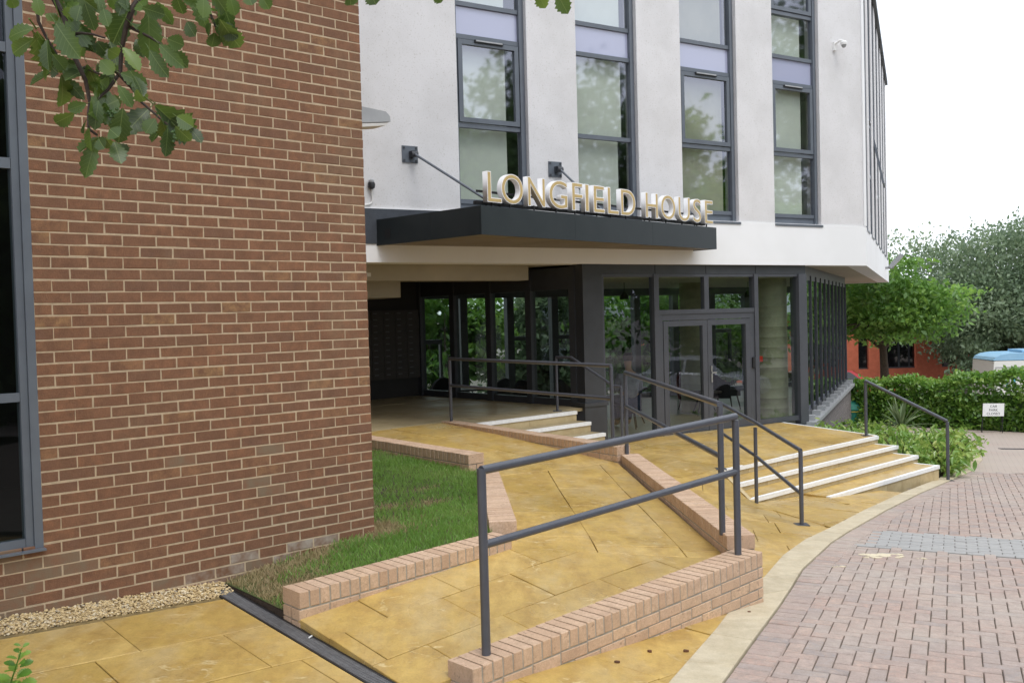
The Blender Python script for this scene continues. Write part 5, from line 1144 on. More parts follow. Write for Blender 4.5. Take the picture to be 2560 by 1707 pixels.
# ================================================================== PLANTING BED AND HEDGE
bed = [(6.75, 15.05), (6.42, 15.65), (6.05, 16.6), (5.30, 18.35), (5.95, 18.85), (9.15, 26.0), (9.6, 22.3), (9.7, 20.6), (8.65, 18.2), (7.56, 16.3)]
bz = lambda x, y: road_z(x, y) + .05
m = MB(); m.add([(x, y, bz(x, y)) for x, y in bed], [tuple(range(len(bed)))]); struct(m.build('planting_bed', MT['soil']))
sh = random.Random(21)
def shrub(x, y, r, h, mat, label, n=420, lmin=.11, lmax=.19, name='shrub', wid=.42):
    t = thing(name, (x, y, bz(x, y)), label, 'shrub', 'low shrubs in the planting bed'); z = bz(x, y)
    m = MB()
    for k in range(7):
        a = sh.uniform(0, 6.28); q = sh.uniform(.3, .8) * r; m.tube([(x, y, z - .02), (x + math.cos(a) * q * .4, y + math.sin(a) * q * .4, z + h * .5), (x + math.cos(a) * q, y + math.sin(a) * q, z + h * .9)], [.012, .008, .004], 5)
    m.build('stems', MT['bark'], t)
    lob = [(x + sh.uniform(-.4, .4) * r, y + sh.uniform(-.4, .4) * r, z + h * sh.uniform(.35, .6), r * .65, r * .65, h * .42) for _ in range(5)]
    obj('leaves', leaf_cloud('leaves', n, lobes_sampler(lob, .6), lmin, lmax, MT[mat], wid=wid, up_bias=.6, seed=int(x * 100 + y), shape=8), t)
SH = [(7.0, 15.45, .42, .46, 'lime and green shrub touching the lowest step'), (7.35, 16.2, .55, .55, 'broad leaved shrub behind the lower handrail post'), (6.65, 16.25, .50, .58, 'shrub beside the second step end'), (7.9, 16.95, .5, .50, 'shrub overhanging the edging near the yellow plant'), (7.1, 17.1, .62, .62, 'rounded shrub in the middle of the planting bed'), (6.35, 17.2, .5, .6, 'shrub beside the white terrace edge'), (8.1, 18.0, .6, .60, 'bright shrub on the road side of the bed'), (7.1, 18.4, .6, .66, 'shrub in front of the spiky plant'), (6.2, 18.4, .5, .66, 'shrub nearest the lobby corner post'), (8.75, 19.1, .55, .5, 'far shrub at the outer tip of the bed'), (7.2, 19.8, .55, .6, 'shrub below the finned glass wall')]
for (x, y, r, h, lb) in SH: shrub(x, y, r, h, 'leaf_laurel', lb, 430 if r > .5 else 330)
shrub(8.2, 17.35, .26, .34, 'leaf_yellow', 'small yellow leaved plant at the edge of the bed', 120, .09, .15)
shrub(9.15, 19.8, .4, .34, 'leaf_hedge', 'low green shrub at the far right of the bed', 220, .08, .13)
sp_t = thing('spiky_plant', (8.45, 20.6, bz(8.45, 20.6)), 'pale spiky strap leaved plant between the bed and the hedge', 'plant')
for k in range(64):
    a = sh.uniform(0, 6.28); el = sh.uniform(.15, 1.45); L_ = sh.uniform(.55, .95); o = Vector((8.45, 20.6, bz(8.45, 20.6) + .38)); d = Vector((math.cos(a) * math.cos(el), math.sin(a) * math.cos(el), math.sin(el))); s_ = Vector((-math.sin(a), math.cos(a), 0)) * .022
    m = MB(); pts = [o + d * L_ * f + Vector((0, 0, -.35 * L_ * f * f * math.cos(el))) for f in (0, .35, .7, 1)]
    m.add([p - s_ * w_ for p, w_ in zip(pts, (.6, 1, .8, .02))] + [p + s_ * w_ for p, w_ in zip(pts, (.6, 1, .8, .02))], [(0, 1, 5, 4), (1, 2, 6, 5), (2, 3, 7, 6)]); m.build('strap_leaf', MT['leaf_strap'], sp_t)
m = MB(); m.tube([(8.45, 20.6, bz(8.45, 20.6) - .05), (8.45, 20.6, bz(8.45, 20.6) + .42)], [.05, .045], 8); m.build('stem', MT['bark'], sp_t)
hd = thing('hedge', (12.5, 26.2, -3.4), 'long clipped green hedge behind the car park closed sign', 'hedge')
HA, HB = Vector((10.35, 28.6)), Vector((16.5, 23.2)); hdv = (HB - HA); hl = hdv.length; hdv /= hl; hnn = Vector((hdv.y, -hdv.x))
def hs_(r):
    s = r.uniform(-.2, hl); top = 1.30 + .12 * math.sin(s * 1.9) + .09 * math.sin(s * 4.3 + 1) + (.10 if s > 2 else -.25 * (2 - s) / 2); wd_ = .62 + .08 * math.sin(s * 2.7)
    q = r.random()
    if q < .5: t_, z = -wd_ + r.normal(0, .05), r.uniform(.02, top)
    elif q < .9: t_, z = r.uniform(-wd_, wd_), top + r.normal(0, .07)
    else: t_, z = r.uniform(-wd_, wd_), r.uniform(.1, top)
    p = HA + hdv * s - hnn * t_ * -1 * -1
    p = HA + hdv * s + hnn * (-t_)
    return (p.x, p.y, road_z(p.x, p.y) + z)
obj('leaves', leaf_cloud('leaves', 17000, hs_, .08, .17, MT['leaf_hedge'], wid=.6, up_bias=.4, seed=6), hd)['kind'] = 'stuff'
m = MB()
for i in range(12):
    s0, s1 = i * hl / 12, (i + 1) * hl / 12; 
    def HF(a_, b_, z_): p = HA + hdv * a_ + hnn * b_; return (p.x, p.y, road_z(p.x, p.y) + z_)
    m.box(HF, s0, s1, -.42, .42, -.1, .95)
m.build('dark_core', MT['leaf_dark'], hd)  # solid dark core boxes added to fill the hedge behind its leaves
# ---- small round bush beside the bin
tb = thing('bush', (11.0, 27.6, -3.5), 'dark rounded bush between the green bin and the hedge', 'bush')
obj('leaves', leaf_cloud('leaves', 2200, lobes_sampler([(11.25, 27.5, -2.95, .55, .5, .6), (10.95, 28.0, -2.85, .5, .5, .55), (11.7, 27.3, -2.9, .5, .4, .6)], .75), .06, .11, MT['leaf_hedge'], seed=17), tb)
m = MB(); m.tube([(11.2, 27.6, -3.55), (11.2, 27.6, -3.0)], [.04, .03], 6); m.build('stem', MT['bark'], tb)
# ================================================================== BACKGROUND OBJECTS
# red brick building with slit windows
rbld = thing('red_building', (14, 52, -4), 'low red brick building with narrow slit windows behind the trees', 'building')
RB = frame(2, 52.0, rad(3)); m = MB(); gaps = [(13.2, 13.8), (14.95, 16.7), (18.3, 18.95), (21.6, 22.3), (24.2, 27.6)]
rw2 = [(0.6 + k * 2.6, .6 + k * 2.6 + .8) for k in range(4)]; allg = rw2 + [(10.8 + a, 10.8 + a + w) for a, w in ((0, .55), (1.5, 1.75), (4.6, .55), (7.0, .0001))]
allg = [(1.0, 1.7), (3.4, 4.1), (6.0, 6.7), (8.6, 9.3), (11.2, 11.9), (14.45, 15.1), (17.4, 18.0), (18.9, 20.7), (22.2, 22.85), (24.6, 27.3), (31.0, 31.8)]
wz0, wz1, ez = -3.55, -1.6, -.35
xs = 0
for (a, b) in allg:
    m.box(RB, xs, a, -.4, 0, -4.6, ez); m.box(RB, a, b, -.4, -.002, -4.6, wz0); m.box(RB, a, b, -.4, -.002, wz1, ez); xs = b
m.box(RB, xs, 36, -.4, 0, -4.6, ez); m.box(RB, 0, .4, -9, -.401, -4.6, ez); m.box(RB, 35.6, 36, -9, -.401, -4.6, ez); m.build('wall', MT['red_brick'], rbld)
for (a, b) in allg:
    q = MB(); q.box(RB, a, b, -.25, -.16, wz0, wz0 + .08); q.box(RB, a, b, -.25, -.16, wz1 - .08, wz1)
    if b - a > 1: q.box(RB, (a + b) / 2 - .05, (a + b) / 2 + .05, -.25, -.16, wz0 + .081, wz1 - .081); q.box(RB, b - .35, b - .28, -.25, -.16, wz0 + .081, wz1 - .081)
    q.box(RB, a, a + .07, -.25, -.16, wz0 + .081, wz1 - .081); w = q.build('window', MT['frame_dark'], rbld); pane(RB, a + .07, b, wz0 + .08, wz1 - .08, -.2, MT['lens'], w)
m = MB(); m.hexa([RB(-.5, .5, ez), RB(36.5, .5, ez), RB(36.5, -9.5, ez), RB(-.5, -9.5, ez), RB(-.5, -3.2, ez + 1.7), RB(36.5, -3.2, ez + 1.7), RB(36.5, -5.8, ez + 1.7), RB(-.5, -5.8, ez + 1.7)]); m.build('roof', MT['slate'], rbld)

# CAR PARK CLOSED sign
cs = thing('ground_sign', (12.66, 24.9, road_z(12.66, 24.9)), 'white CAR PARK CLOSED board on short legs in front of the hedge', 'sign')
SG2 = frame(12.66, 24.9, rad(-12)); zb = -2.995
def TL(a, b, z): return SG2(a + (z - zb) * .10, b - (z - zb) * .18, z)
m = MB(); m.box(TL, -.27, .25, -.012, .012, zb, zb + .33); m.build('board', MT['white_plastic'], cs)
for a in (-.26, .235): m = MB(); m.tube([SG2(a - .04, .05, road_z(12.66, 24.9) - .02), TL(a, -.02, zb + .02)], .011, 6); m.build('leg', MT['black'], cs)
for a in (-.24, .235): m = MB(); m.tube([SG2(a, -.28, road_z(12.66, 25.2) - .02), TL(a, -.02, zb + .3)], .009, 6); m.build('leg', MT['black'], cs)
def flat_text(body, F, a0, z0, h, mat, parent, b=.014, maxw=None, center=True, name='lettering'):
    me = text_mesh(body, .0, 0); x0, x1, y0, y1 = ext_xy(me); k = h / (y1 - y0); kx = k if maxw is None else min(k, maxw / (x1 - x0))
    for v in me.vertices: v.co = F(a0 + (v.co.x - (x0 + x1) / 2) * kx if center else a0 + (v.co.x - x0) * kx, b, z0 + (v.co.y - y0) * k)
    me.materials.clear(); me.materials.append(mat); return obj(name, me, parent)
for k, wdd in enumerate(('CAR', 'PARK', 'CLOSED')): flat_text(wdd, TL, -.01, zb + .225 - k * .095, .062, MT['black'], cs, maxw=.40)

# green grit bin
gb = thing('grit_bin', (10.35, 28.1, road_z(10.35, 28.1)), 'green plastic grit bin with domed lid and yellow marks by the hedge', 'bin')
GBF = frame(10.30, 28.1, rad(0)); z = road_z(10.3, 28.1)
m = MB(); m.hexa([GBF(-.36, .24, z + .04), GBF(.36, .24, z + .04), GBF(.36, -.3, z + .04), GBF(-.36, -.3, z + .04), GBF(-.42, .3, z + .42), GBF(.42, .3, z + .42), GBF(.42, -.35, z + .42), GBF(-.42, -.35, z + .42)]); m.build('body', MT['green_bin'], gb)
m = MB(); m.box(GBF, -.34, .34, -.2, .2, z - .03, z + .039); m.build('base', MT['black'], gb)
prof = [(.33, .42), (.345, .47), (.30, .60), (.18, .70), (-.2, .74), (-.36, .66), (-.37, .42)]
m = MB(); n = len(prof); m.add([GBF(-.44, t_, z + h_) for t_, h_ in prof] + [GBF(.44, t_, z + h_) for t_, h_ in prof], [tuple(range(n)), tuple(range(2 * n - 1, n - 1, -1))] + [(i, n + i, n + (i + 1) % n, (i + 1) % n) for i in range(n)]); m.build('lid', MT['green_bin'], gb)
for (a, b, c, d) in ((-.04, .04, .52, .55), (-.05, .03, .47, .50)): m = MB(); m.box(GBF, a, b, .33, .352, z + c - .02, z + d); m.build('mark', MT['yellow_mark'], gb)
m = MB(); m.box(GBF, -.40, .40, .302, .318, z + .385, z + .41); m.build('handle_rail', MT['yellow_mark'], gb)

# ---- cars and van
def wheel(parent, F, a, b, z, r, w, s):
    m = MB(); seg = 20
    for (r0_, r1_, mt_, nm) in ((r * .62, r, 'tyre', 'tyre'), (0.02, r * .62, 'steel', 'rim')):
        q = MB(); P_ = []
        for (rr, bb) in ((r0_, b - w / 2 * s), (r1_ * .97, b - w / 2 * s), (r1_, b - w * .35 * s), (r1_, b + w * .35 * s), (r1_ * .97, b + w / 2 * s), (r0_, b + w / 2 * s - (.03 * s if nm == 'rim' else 0))):
            P_.append([F(a + rr * math.cos(2 * math.pi * j / seg), bb, z + rr * math.sin(2 * math.pi * j / seg)) for j in range(seg)])
        vs_ = [v for p in P_ for v in p]; n = len(P_)
        q.add(vs_, [(i * seg + j, i * seg + (j + 1) % seg, (i + 1) * seg + (j + 1) % seg, (i + 1) * seg + j) for i in range(n - 1) for j in range(seg)] + [tuple(range(seg)), tuple((n - 1) * seg + j for j in range(seg))])
        if nm == 'tyre': wo_ = q.build('wheel', MT[mt_], parent, True)
        else: q.build('rim', MT[mt_], wo_, True)
def car(x, y, yaw, paint, label, k=1.0):
    z0 = road_z(min(x, 60), y) ; t = thing('car', (x, y, z0), label, 'car', 'parked cars'); F = lambda a, b, z: frame(x, y, yaw)(a * k, b * k, z0 + z * k)
    W_ = .88
    prof = [(-2.05, .32), (-2.1, .55), (-2.02, .86), (-1.85, .95), (-1.15, .98), (.95, .95), (1.55, .86), (1.98, .70), (2.05, .45), (1.98, .25), (1.75, .2), (1.70, .40), (1.5, .58), (1.25, .62), (1.0, .56), (.83, .4), (.8, .2), (-.8, .2), (-.83, .4), (-1.0, .56), (-1.25, .62), (-1.5, .58), (-1.68, .4), (-1.72, .22), (-1.95, .24)]
    n = len(prof); m = MB()
    lay = [(-W_, .93), (-W_ * .93, 1.0), (W_ * .93, 1.0), (W_, .93)]
    V_ = []
    for b, sc in lay: V_ += [F(a * (1 if sc == 1 else .992), b, .2 + (zz - .2) * sc) for a, zz in prof]
    m.add(V_, [(i, (i + 1) % n, n + (i + 1) % n, n + i) for i in range(n)] + [(n + i, n + (i + 1) % n, 2 * n + (i + 1) % n, 2 * n + i) for i in range(n)] + [(2 * n + i, 2 * n + (i + 1) % n, 3 * n + (i + 1) % n, 3 * n + i) for i in range(n)] + [tuple(range(n)), tuple(range(4 * n - 1, 3 * n - 1, -1))])
    body = m.build('body', MT[paint], t, True)
    roof = [(-1.75, .95), (-1.35, 1.36), (-.95, 1.46), (.1, 1.47), (.45, 1.40), (1.12, .94)]
    m = MB(); nr = len(roof); w0, w1 = W_ * .93, W_ * .68
    ww = [w0, w1 * 1.06, w1, w1, w1 * 1.04, w0]
    m.add([F(a, -w_, zz) for (a, zz), w_ in zip(roof, ww)] + [F(a, w_, zz) for (a, zz), w_ in zip(roof, ww)], [(i, i + 1, nr + i + 1, nr + i) for i in range(1, nr - 2)] + [(0, 1, nr + 1, nr), (nr - 2, nr - 1, 2 * nr - 1, 2 * nr - 2), tuple(range(nr)), tuple(range(2 * nr - 1, nr - 1, -1))])
    m.build('roof', MT[paint], t, False)
    for s in (-1, 1):
        for (p0, p1, p2, p3) in (((-1.22, .97), (-.35, .97), (-.38, 1.37), (-1.05, 1.33)), ((-.27, .97), (.86, .95), (.34, 1.36), (-.28, 1.38))):
            q = MB(); wdt = lambda zz: s * (w0 + (w1 - w0) * (zz - .95) / .5 + .006); q.add([F(p[0], wdt(p[1]), p[1]) for p in (p0, p1, p2, p3)], [(0, 1, 2, 3)]); q.build('side_window', MT['lens'], t)
        for a in (-1.25, 1.25): wheel(t, F, a, s * .8, .31, .31, .19, s)
        q = MB(); q.box(F, 1.86, 2.04, s * .5 - .16, s * .5 + .16, .58, .72); q.build('headlight', MT['white_plastic'], t)
        q = MB(); q.box(F, -2.09, -1.95, s * .62 - .1, s * .62 + .1, .62, .84); q.build('tail_light', MT['red_sign'], t)
        q = MB(); q.box(F, .72, .86, s * .99 - .07, s * .99 + .07, .93, 1.03); q.build('mirror', MT[paint], t)
    q = MB(); q.add([F(.50, -w1 * .98, 1.395), F(.50, w1 * .98, 1.395), F(1.1, w0 * .9, .965), F(1.1, -w0 * .9, .965)], [(0, 1, 2, 3)]); q.build('windscreen', MT['lens'], t)
    q = MB(); q.add([F(-1.40, -w1 * .98, 1.35), F(-1.40, w1 * .98, 1.35), F(-1.74, w0 * .9, .985), F(-1.74, -w0 * .9, .985)], [(3, 2, 1, 0)]); q.build('rear_window', MT['lens'], t)
    return t
car(11.2, 33.2, rad(10), 'car_red', 'red car parked behind the hedge by the finned glass wall')
car(17.6, 13.2, rad(100), 'car_white', 'white car across the road reflected in the entrance doors')
vn = thing('van', (20.5, 36, road_z(20, 36)), 'white van with pale blue roof and blue lettering behind the hedge', 'van'); VF0 = frame(20.75, 36, rad(-4)); vz = road_z(20, 36)
VF = lambda a, b, z_: VF0(a, b, vz + z_)
pr = [(-2.75, .35), (-2.78, .9), (-2.72, 1.72), (2.0, 1.74), (2.3, 1.1), (2.9, .95), (2.95, .4)]
n = len(pr); m = MB(); V_ = []
for b, sc in ((-.95, 1.0), (.95, 1.0)): V_ += [VF(a, b, zz) for a, zz in pr]
m.add(V_, [(i, (i + 1) % n, n + (i + 1) % n, n + i) for i in range(n)] + [tuple(range(n)), tuple(range(2 * n - 1, n - 1, -1))]); m.build('body', MT['van_white'], vn)
rp_ = [(-2.73, 1.745), (-2.66, 1.86), (-2.45, 1.95), (-2.1, 2.0), (1.7, 2.02), (1.98, 1.745)]
n = len(rp_); m = MB(); m.add([VF(a, -.93, zz) for a, zz in rp_] + [VF(a, .93, zz) for a, zz in rp_], [(i, (i + 1) % n, n + (i + 1) % n, n + i) for i in range(n)] + [tuple(range(n)), tuple(range(2 * n - 1, n - 1, -1))]); m.build('roof', MT['van_blue'], vn)
m = MB(); m.box(VF, -1.55, 1.2, -.6, .6, 2.02, 2.10); m.build('roof_box', MT['van_blue'], vn)
m = MB(); m.box(VF, -2.68, 1.9, .951, .965, 1.47, 1.50); m.build('side_moulding', MT['grey_metal'], vn)
m = MB(); m.box(VF, -2.69, -2.675, .951, .962, .4, 1.465); m.build('door_gap', MT['grey_metal'], vn)
for a in (-1.7, 2.1): wheel(vn, VF, a, .85, .33, .33, .2, 1); wheel(vn, VF, a, -.85, .33, .33, .2, -1)
m = MB(); pts = [VF(-2.28 + .30 * f, .958, .72 + .66 * math.sin(math.pi * f) ** .6) for f in [i / 12 for i in range(13)]]; m.tube(pts, .035, 6); m.build('logo', MT['logo_blue'], vn, True)
flat_text('nglian', VF, -1.88, 1.04, .12, MT['logo_navy'], vn, b=.957, center=False)
# traffic cones behind the lobby
for k, (x, y) in enumerate(((-.35, 27.2), (.45, 27.6))):
    t = thing('traffic_cone', (x, y, -3.1), ('left' if k == 0 else 'right') + ' orange traffic cone with white sleeve seen through the lobby', 'traffic cone', 'traffic cones behind the lobby')
    m = MB(); m.prism([(x - .2, y - .2), (x + .2, y - .2), (x + .2, y + .2), (x - .2, y + .2)], -2.62, -2.58); m.build('base', MT['cone'], t)
    m = MB(); m.lathe((x, y, 0), [(.15, -2.579), (.13, -2.42)], 16); m.build('lower_band', MT['white_plastic'], t)
    m = MB(); m.lathe((x, y, 0), [(.129, -2.419), (.05, -1.95), (.03, -1.93)], 16); m.build('upper_cone', MT['cone'], t)

# ================================================================== FITTINGS ON THE BUILDINGS
# floodlight at the brick corner
fl = thing('wall_lamp', UV(2.5, -.35, 1.6), 'grey wall lamp sticking out from the brick corner', 'lamp')
def FLF(a, b, z): return UV(2.36 + a, -.35 + b, z)
m = MB(); m.box(FLF, .0, .09, -.07, .07, 1.58, 1.70); m.build('wall_bracket', MT['grey_metal'], fl)
m = MB(); pf = [(.05, 1.60), (.05, 1.735), (.10, 1.75), (.40, 1.735), (.44, 1.70), (.445, 1.655)]; n = len(pf); m.add([FLF(a, -.10, z) for a, z in pf] + [FLF(a, .10, z) for a, z in pf], [(i, (i + 1) % n, n + (i + 1) % n, n + i) for i in range(n)] + [tuple(range(n)), tuple(range(2 * n - 1, n - 1, -1))]); m.build('hood', MT['grey_metal'], fl, False)
m = MB(); m.hexa([FLF(.075, -.09, 1.567), FLF(.40, -.09, 1.62), FLF(.40, .09, 1.62), FLF(.075, .09, 1.567), FLF(.07, -.095, 1.60), FLF(.425, -.095, 1.645), FLF(.425, .095, 1.645), FLF(.07, .095, 1.60)]); m.build('diffuser', MT['white_plastic'], fl)
# sensor with cable
se = thing('light_sensor', FA(-3.85, .03, 1.97), 'small black sensor with white cable on the render near the brick corner', 'sensor')
m = MB(); p = FA(-3.85, .045, 1.97); m.lathe(p, [(.02, -.07), (.05, -.05), (.055, .0), (.045, .03)], 14); m.build('housing', MT['black'], se, True)
m = MB(); m.lathe(p, [(.04, .031), (.042, .06), (.01, .075)], 14); m.build('cap', MT['grey_metal'], se, True)
m = MB(); m.tube([FA(-3.84, .03, 1.9), FA(-3.83, .02, 1.74), FA(-3.86, .02, 1.69), FA(-3.93, .02, 1.67), FA(-4.2, .02, 1.66)], .012, 6); m.build('cable', MT['white_plastic'], se, True)
# dome camera
cc = thing('security_camera', FA(6.3, .1, 5.25), 'white dome security camera high on the white render', 'camera')
m = MB(); m.box(FA, 6.20, 6.26, .001, .05, 5.13, 5.30); m.build('wall_plate', MT['white_plastic'], cc)
m = MB(); m.tube([FA(6.23, .04, 5.26), FA(6.26, .12, 5.31), FA(6.30, .18, 5.30)], [.025, .022, .025], 10); m.build('arm', MT['white_plastic'], cc, True)
m = MB(); p = FA(6.31, .19, 5.235); m.lathe(p, [(.03, -.02), (.062, -.018), (.066, .03), (.045, .055), (.02, .065)], 18); m.build('housing', MT['white_plastic'], cc, True)
m = MB(); m.lathe(p, [(.006, -.078), (.028, -.068), (.045, -.046), (.049, -.021)], 16); m.build('dome', MT['grey_metal'], cc, True)
# floodlight on the right return
f2 = thing('floodlight', RT(12.2, .1, 1.3), 'grey tilted floodlight on the far right flank of the white building', 'lamp')
m = MB(); m.tube([RT(12.2, .0, 1.22), RT(12.2, .28, 1.22)], .04, 8); m.build('arm', MT['grey_metal'], f2, True)
def F2(a, b, z): an = rad(48); return RT(12.2 + a, .22 + b * math.cos(an) - z * math.sin(an), 1.28 + b * math.sin(an) + z * math.cos(an))
m = MB(); m.box(F2, -.22, .22, -.08, .46, -.06, .07); m.build('body', MT['grey_metal'], f2); m = MB(); m.box(F2, -.18, .18, .0, .42, -.068, -.061); m.build('lens', MT['white_plastic'], f2)
# dome camera in the passage
c2 = thing('security_camera', FA(-3.75, -2.0, .3), 'pale dome camera hanging in the dark passage', 'camera')
m = MB(); m.box(FA, -3.95, -3.72, -2.1, -1.95, .10, .34); m.build('junction_box', MT['white_plastic'], c2)
m = MB(); p = FA(-3.62, -1.95, .14); m.lathe(p, [(.02, -.11), (.07, -.09), (.09, -.02), (.09, .06), (.04, .16)], 14); m.build('housing', MT['grey_metal'], c2, True)
# mailboxes
mb = thing('mailbox_bank', UV(8.9, -9.35, -1.2), 'bank of dark metal mailboxes on the back wall of the passage', 'mailboxes')
m = MB(); m.box(UV, 7.4, 9.75, -9.399, -9.30, -1.22, .16); m.build('cabinet', MT['mailbox'], mb)
for r_ in range(11):
    for c_ in range(8):
        u = 7.45 + c_ * .285; z = -1.2 + r_ * .122; q = MB(); q.box(UV, u, u + .272, -9.299, -9.285, z, z + .112); dd = q.build('mailbox_door', MT['mailbox'], mb)
        q = MB(); q.box(UV, u + .04, u + .13, -9.2849, -9.281, z + .07, z + .088); q.build('name_plate', MT['grate'], dd)

# ================================================================== LOBBY FURNITURE
fz = TZ - .005
def tub_chair(s, t, yaw, mat, label):
    o = LB(s, t, 0); F = lambda a, b, z: frame(o[0], o[1], yaw)(a, b, fz + z); t_ = thing('tub_chair', (o[0], o[1], fz), label, 'chair', 'lobby chairs')
    m = MB(); m.box(F, -.28, .28, -.28, .28, .30, .44); m.build('seat', MT[mat], t_)
    m = MB(); seg = 14; V_ = []
    for i in range(seg + 1):
        a = math.pi * (i / seg) + math.pi; hgt = .62 + .32 * math.sin(math.pi * i / seg) ** 2
        for (r_, z_) in ((.30, .26), (.37, .26), (.40, hgt), (.33, hgt)): V_.append(F(r_ * math.cos(a), r_ * math.sin(a), z_))
    fs_ = []
    for i in range(seg):
        for j in range(4): fs_.append((i * 4 + j, i * 4 + (j + 1) % 4, (i + 1) * 4 + (j + 1) % 4, (i + 1) * 4 + j))
    fs_ += [(0, 1, 2, 3), tuple(seg * 4 + j for j in (3, 2, 1, 0))]
    m.add(V_, fs_); m.build('backrest', MT[mat], t_, True)
    for (a, b) in ((-.22, -.22), (.22, -.22), (.22, .22), (-.22, .22)): m = MB(); m.tube([F(a, b, .30), F(a * 1.25, b * 1.25, 0)], [.02, .013], 7); m.build('leg', MT['wood_dark'], t_)
for k, (s, t, yw, mt_, lb) in enumerate([(-.3, -4.6, .3, 'chair_dark', 'black tub chair by the second side pane'), (.82, -3.0, 2.5, 'chair_dark', 'black tub chair by the third side pane'), (1.25, -2.1, 1.2, 'chair_dark', 'black tub chair nearest the dark pillar'), (.39, -3.95, 4.0, 'chair_dark', 'black tub chair at the back of the lobby'), (5.0, -2.9, .2, 'chair_red', 'maroon tub chair behind the left door'), (5.7, -2.7, 1.7, 'chair_dark', 'black tub chair behind the right door')]): tub_chair(s, t, yw, mt_, lb)
for k, (s, t, lb) in enumerate([(.05, -4.3, 'dark round table among the tub chairs'), (2.35, -1.9, 'dark round table beside the seated person'), (4.5, -2.1, 'low round table behind the entrance doors')]):
    o = LB(s, t, 0); t_ = thing('round_table', (o[0], o[1], fz), lb, 'table', 'lobby tables'); h = .72 if k < 2 else .5
    m = MB(); m.lathe((o[0], o[1], fz), [(.40, h - .03), (.42, h - .015), (.40, h)], 24); m.build('table_top', MT['wood_dark'], t_, True)
    for j in range(3): a = j * 2.1; m = MB(); m.tube([(o[0] + .05 * math.cos(a), o[1] + .05 * math.sin(a), fz + h - .03), (o[0] + .32 * math.cos(a), o[1] + .32 * math.sin(a), fz)], .015, 7); m.build('leg', MT['black'], t_)
for s in (.95, 4.4):
    p = LB(s + 1.6, -2.2, 0); t_ = thing('pendant_lamp', (p[0], p[1], .3), 'small dark pendant lamp hanging behind the ' + ('left' if s < 2 else 'right') + ' lobby pane', 'lamp', 'lobby pendant lamps')
    m = MB(); m.tube([(p[0], p[1], .6), (p[0], p[1], .42)], .008, 6); m.build('cable', MT['black'], t_); m = MB(); m.lathe((p[0], p[1], 0), [(.10, .26), (.09, .33), (.03, .42)], 14); m.build('lamp_shade', MT['black'], t_, True)
# ---- person seated behind the glass
pp = LB(1.85, -1.2, 0); pf_ = frame(pp[0], pp[1], YW2 + rad(70)); PF = lambda a, b, z: Vector(pf_(a, b, fz + z))
per = thing('person', (pp[0], pp[1], fz), 'seated person in grey shirt and dark jeans behind the left lobby pane', 'person')
def skin(name, pts, edges_, rad_, mat, parent, root=0):
    me = bpy.data.meshes.new(name); me.from_pydata([tuple(p) for p in pts], edges_, []); o = bpy.data.objects.new(name, me); COL.objects.link(o)
    mo = o.modifiers.new('s', 'SKIN'); mo.use_smooth_shade = True
    for v, r_ in zip(me.skin_vertices[0].data, rad_): v.radius = r_ if isinstance(r_, tuple) else (r_, r_)
    me.skin_vertices[0].data[root].use_root = True; o.modifiers.new('d', 'SUBSURF').levels = 2
    dg = bpy.context.evaluated_depsgraph_get(); m2 = bpy.data.meshes.new_from_object(o.evaluated_get(dg)); bpy.data.objects.remove(o); m2.materials.clear(); m2.materials.append(MT[mat]); return obj(name, m2, parent)
skin('body', [PF(0, 0, .52), PF(0, 0, .72), PF(0.02, 0, .95), PF(.03, 0, 1.08), PF(.06, 0, 1.16), PF(.08, 0, 1.25), PF(.09, 0, 1.33),
              PF(.02, -.19, 1.0), PF(.10, -.24, .75), PF(.33, -.14, .76), PF(.42, -.10, .78), PF(.02, .19, 1.0), PF(.10, .24, .75), PF(.33, .14, .76), PF(.42, .10, .78),
              PF(.02, -.1, .50), PF(.45, -.12, .50), PF(.47, -.12, .08), PF(.60, -.12, .04), PF(.02, .1, .50), PF(.45, .12, .50), PF(.47, .12, .08), PF(.60, .12, .04)],
     [(0, 1), (1, 2), (2, 3), (3, 4), (4, 5), (5, 6), (2, 7), (7, 8), (8, 9), (9, 10), (2, 11), (11, 12), (12, 13), (13, 14), (0, 15), (15, 16), (16, 17), (17, 18), (0, 19), (19, 20), (20, 21), (21, 22)],
     [.15, (.15, .12), (.17, .12), (.10, .08), .05, .085, .075, .07, .05, .04, .03, .07, .05, .04, .03, .10, .075, .05, .04, .10, .075, .05, .04], 'skin', per)
skin('shirt', [PF(0, 0, .55), PF(0, 0, .74), PF(.02, 0, .95), PF(.03, 0, 1.06), PF(.02, -.19, 1.0), PF(.10, -.24, .76), PF(.28, -.17, .76), PF(.02, .19, 1.0), PF(.10, .24, .76), PF(.28, .17, .76)],
     [(0, 1), (1, 2), (2, 3), (2, 4), (4, 5), (5, 6), (2, 7), (7, 8), (8, 9)], [(.18, .15), (.18, .14), (.195, .14), (.09, .08), .085, .065, .055, .085, .065, .055], 'shirt', per)
skin('trousers', [PF(0, 0, .50), PF(.02, -.1, .50), PF(.45, -.12, .50), PF(.47, -.12, .10), PF(.02, .1, .50), PF(.45, .12, .50), PF(.47, .12, .10)], [(0, 1), (1, 2), (2, 3), (0, 4), (4, 5), (5, 6)], [.16, .115, .09, .065, .115, .09, .065], 'jeans', per)
m = MB(); m.lathe(PF(.065, 0, 1.36), [(.088, -.06), (.10, 0), (.09, .05), (.05, .085), (.01, .095)], 16); m.build('hair', MT['hair'], per, True)
stl = thing('stool', tuple(PF(0, 0, 0)), 'dark upholstered stool under the seated person', 'stool'); m = MB(); m.lathe(PF(.1, 0, 0), [(.22, .30), (.24, .33), (.24, .40), (.22, .42)], 18); m.build('seat', MT['chair_dark'], stl, True)
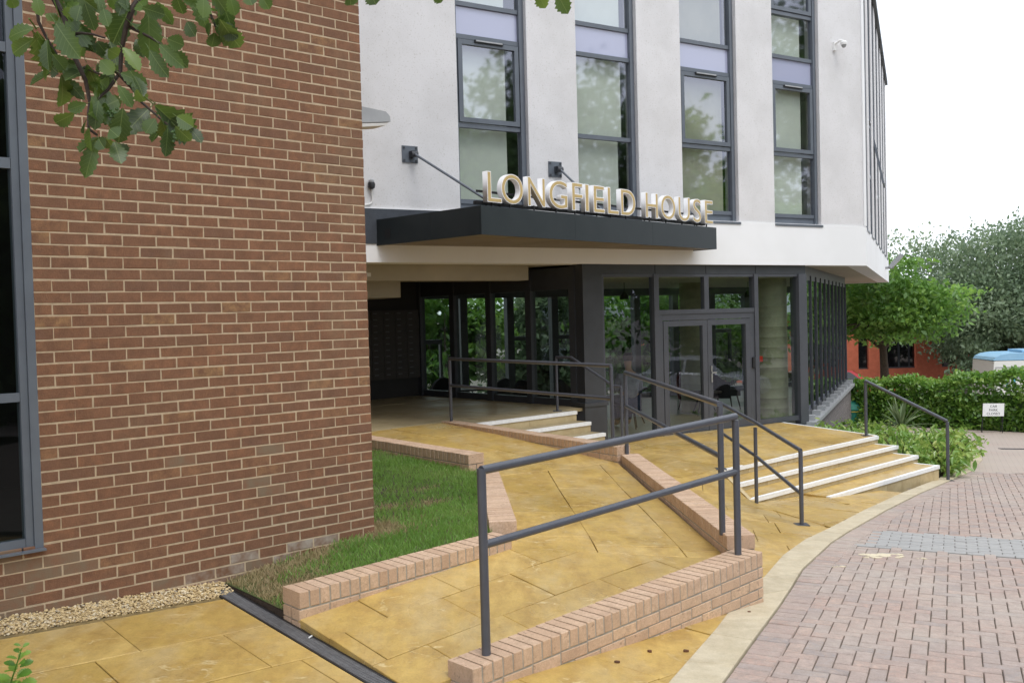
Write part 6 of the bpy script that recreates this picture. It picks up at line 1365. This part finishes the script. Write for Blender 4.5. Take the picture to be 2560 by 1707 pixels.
for j in range(4): a = j * 1.57 + .6; c = PF(.1, 0, 0); m = MB(); m.tube([(c.x + .15 * math.cos(a), c.y + .15 * math.sin(a), fz + .31), (c.x + .2 * math.cos(a), c.y + .2 * math.sin(a), fz)], .014, 6); m.build('leg', MT['black'], stl)

# ================================================================== SMALL THINGS ON THE GROUND
def blob(name, label, cat, x, y, zf, r, mat, n=9, seed=0, th=.004, asp=1.0):
    q = random.Random(seed); poly = [(x + r * asp * q.uniform(.55, 1.15) * math.cos(2 * math.pi * i / n), y + r * q.uniform(.5, 1.1) * math.sin(2 * math.pi * i / n)) for i in range(n)]
    m = MB(); m.prism(poly, lambda a, b: zf(a, b) - .01, lambda a, b: zf(a, b) + th); o = m.build(name, MT[mat]); return tag(o, label, cat)
sp0 = thing('paint_splash', (3.28, 8.58, road_z(3.28, 8.58)), 'cream paint splash on the block paving below the grey band', 'stain')
q = random.Random(3)
for k in range(46):
    big = k < 26; x, y = (3.28 + q.gauss(0, .10), 8.60 + q.gauss(0, .055)) if big else (2.76 + q.gauss(0, .05), 8.09 + q.gauss(0, .02)) if k < 38 else (3.66 + q.gauss(0, .03), 8.47 + q.gauss(0, .02))
    r = q.uniform(.015, .06) if big else q.uniform(.006, .02); m = MB(); n = 8; poly = [(x + r * q.uniform(.5, 1.2) * math.cos(2 * math.pi * i / n), y + r * q.uniform(.4, 1) * math.sin(2 * math.pi * i / n)) for i in range(n)]
    m.prism(poly, lambda a, b: road_z(a, b) - .008, lambda a, b, kk=k: road_z(a, b) + .0035 + kk * .00002); m.build('patch', MT['splash'], sp0)
for k, (u, v, lb) in enumerate([(2.25, 2.66, 'dead leaf at the foot of the nearest wall, left one'), (2.55, 2.66, 'dead leaf at the foot of the nearest wall, middle one'), (2.72, 2.80, 'dark pebble on the paving in front of the nearest wall'), (3.75, 2.56, 'dead leaf by the corner of the nearest wall')]):
    x, y = uvxy(u, v); blob('dead_leaf', lb, 'litter', x, y, lambda a, b: road_z(a, b) + .016, .017, 'litter', 7, k, .010)
x, y = uvxy(1.01, 1.28); m = MB(); m.tube([(x, y, drz(1.28) + .012), (x + .012, y + .03, drz(1.28) + .013)], .005, 8); tag(m.build('cigarette_end', MT['white_plastic']), 'white cigarette end lying on the drain grate', 'litter')
x, y = 10.75, 20.35; m = MB()
for k in range(4): m.prism([(x - .26, y - .06 + k * .05), (x + .30, y - .10 + k * .05), (x + .30, y - .08 + k * .05), (x - .26, y - .04 + k * .05)], lambda a, b: road_z(a, b) - .01, lambda a, b: road_z(a, b) + .006)
gr = m.build('road_gully', MT['frame_dark']); tag(gr, 'dark slotted road gully in the far block paving at right', 'drain')
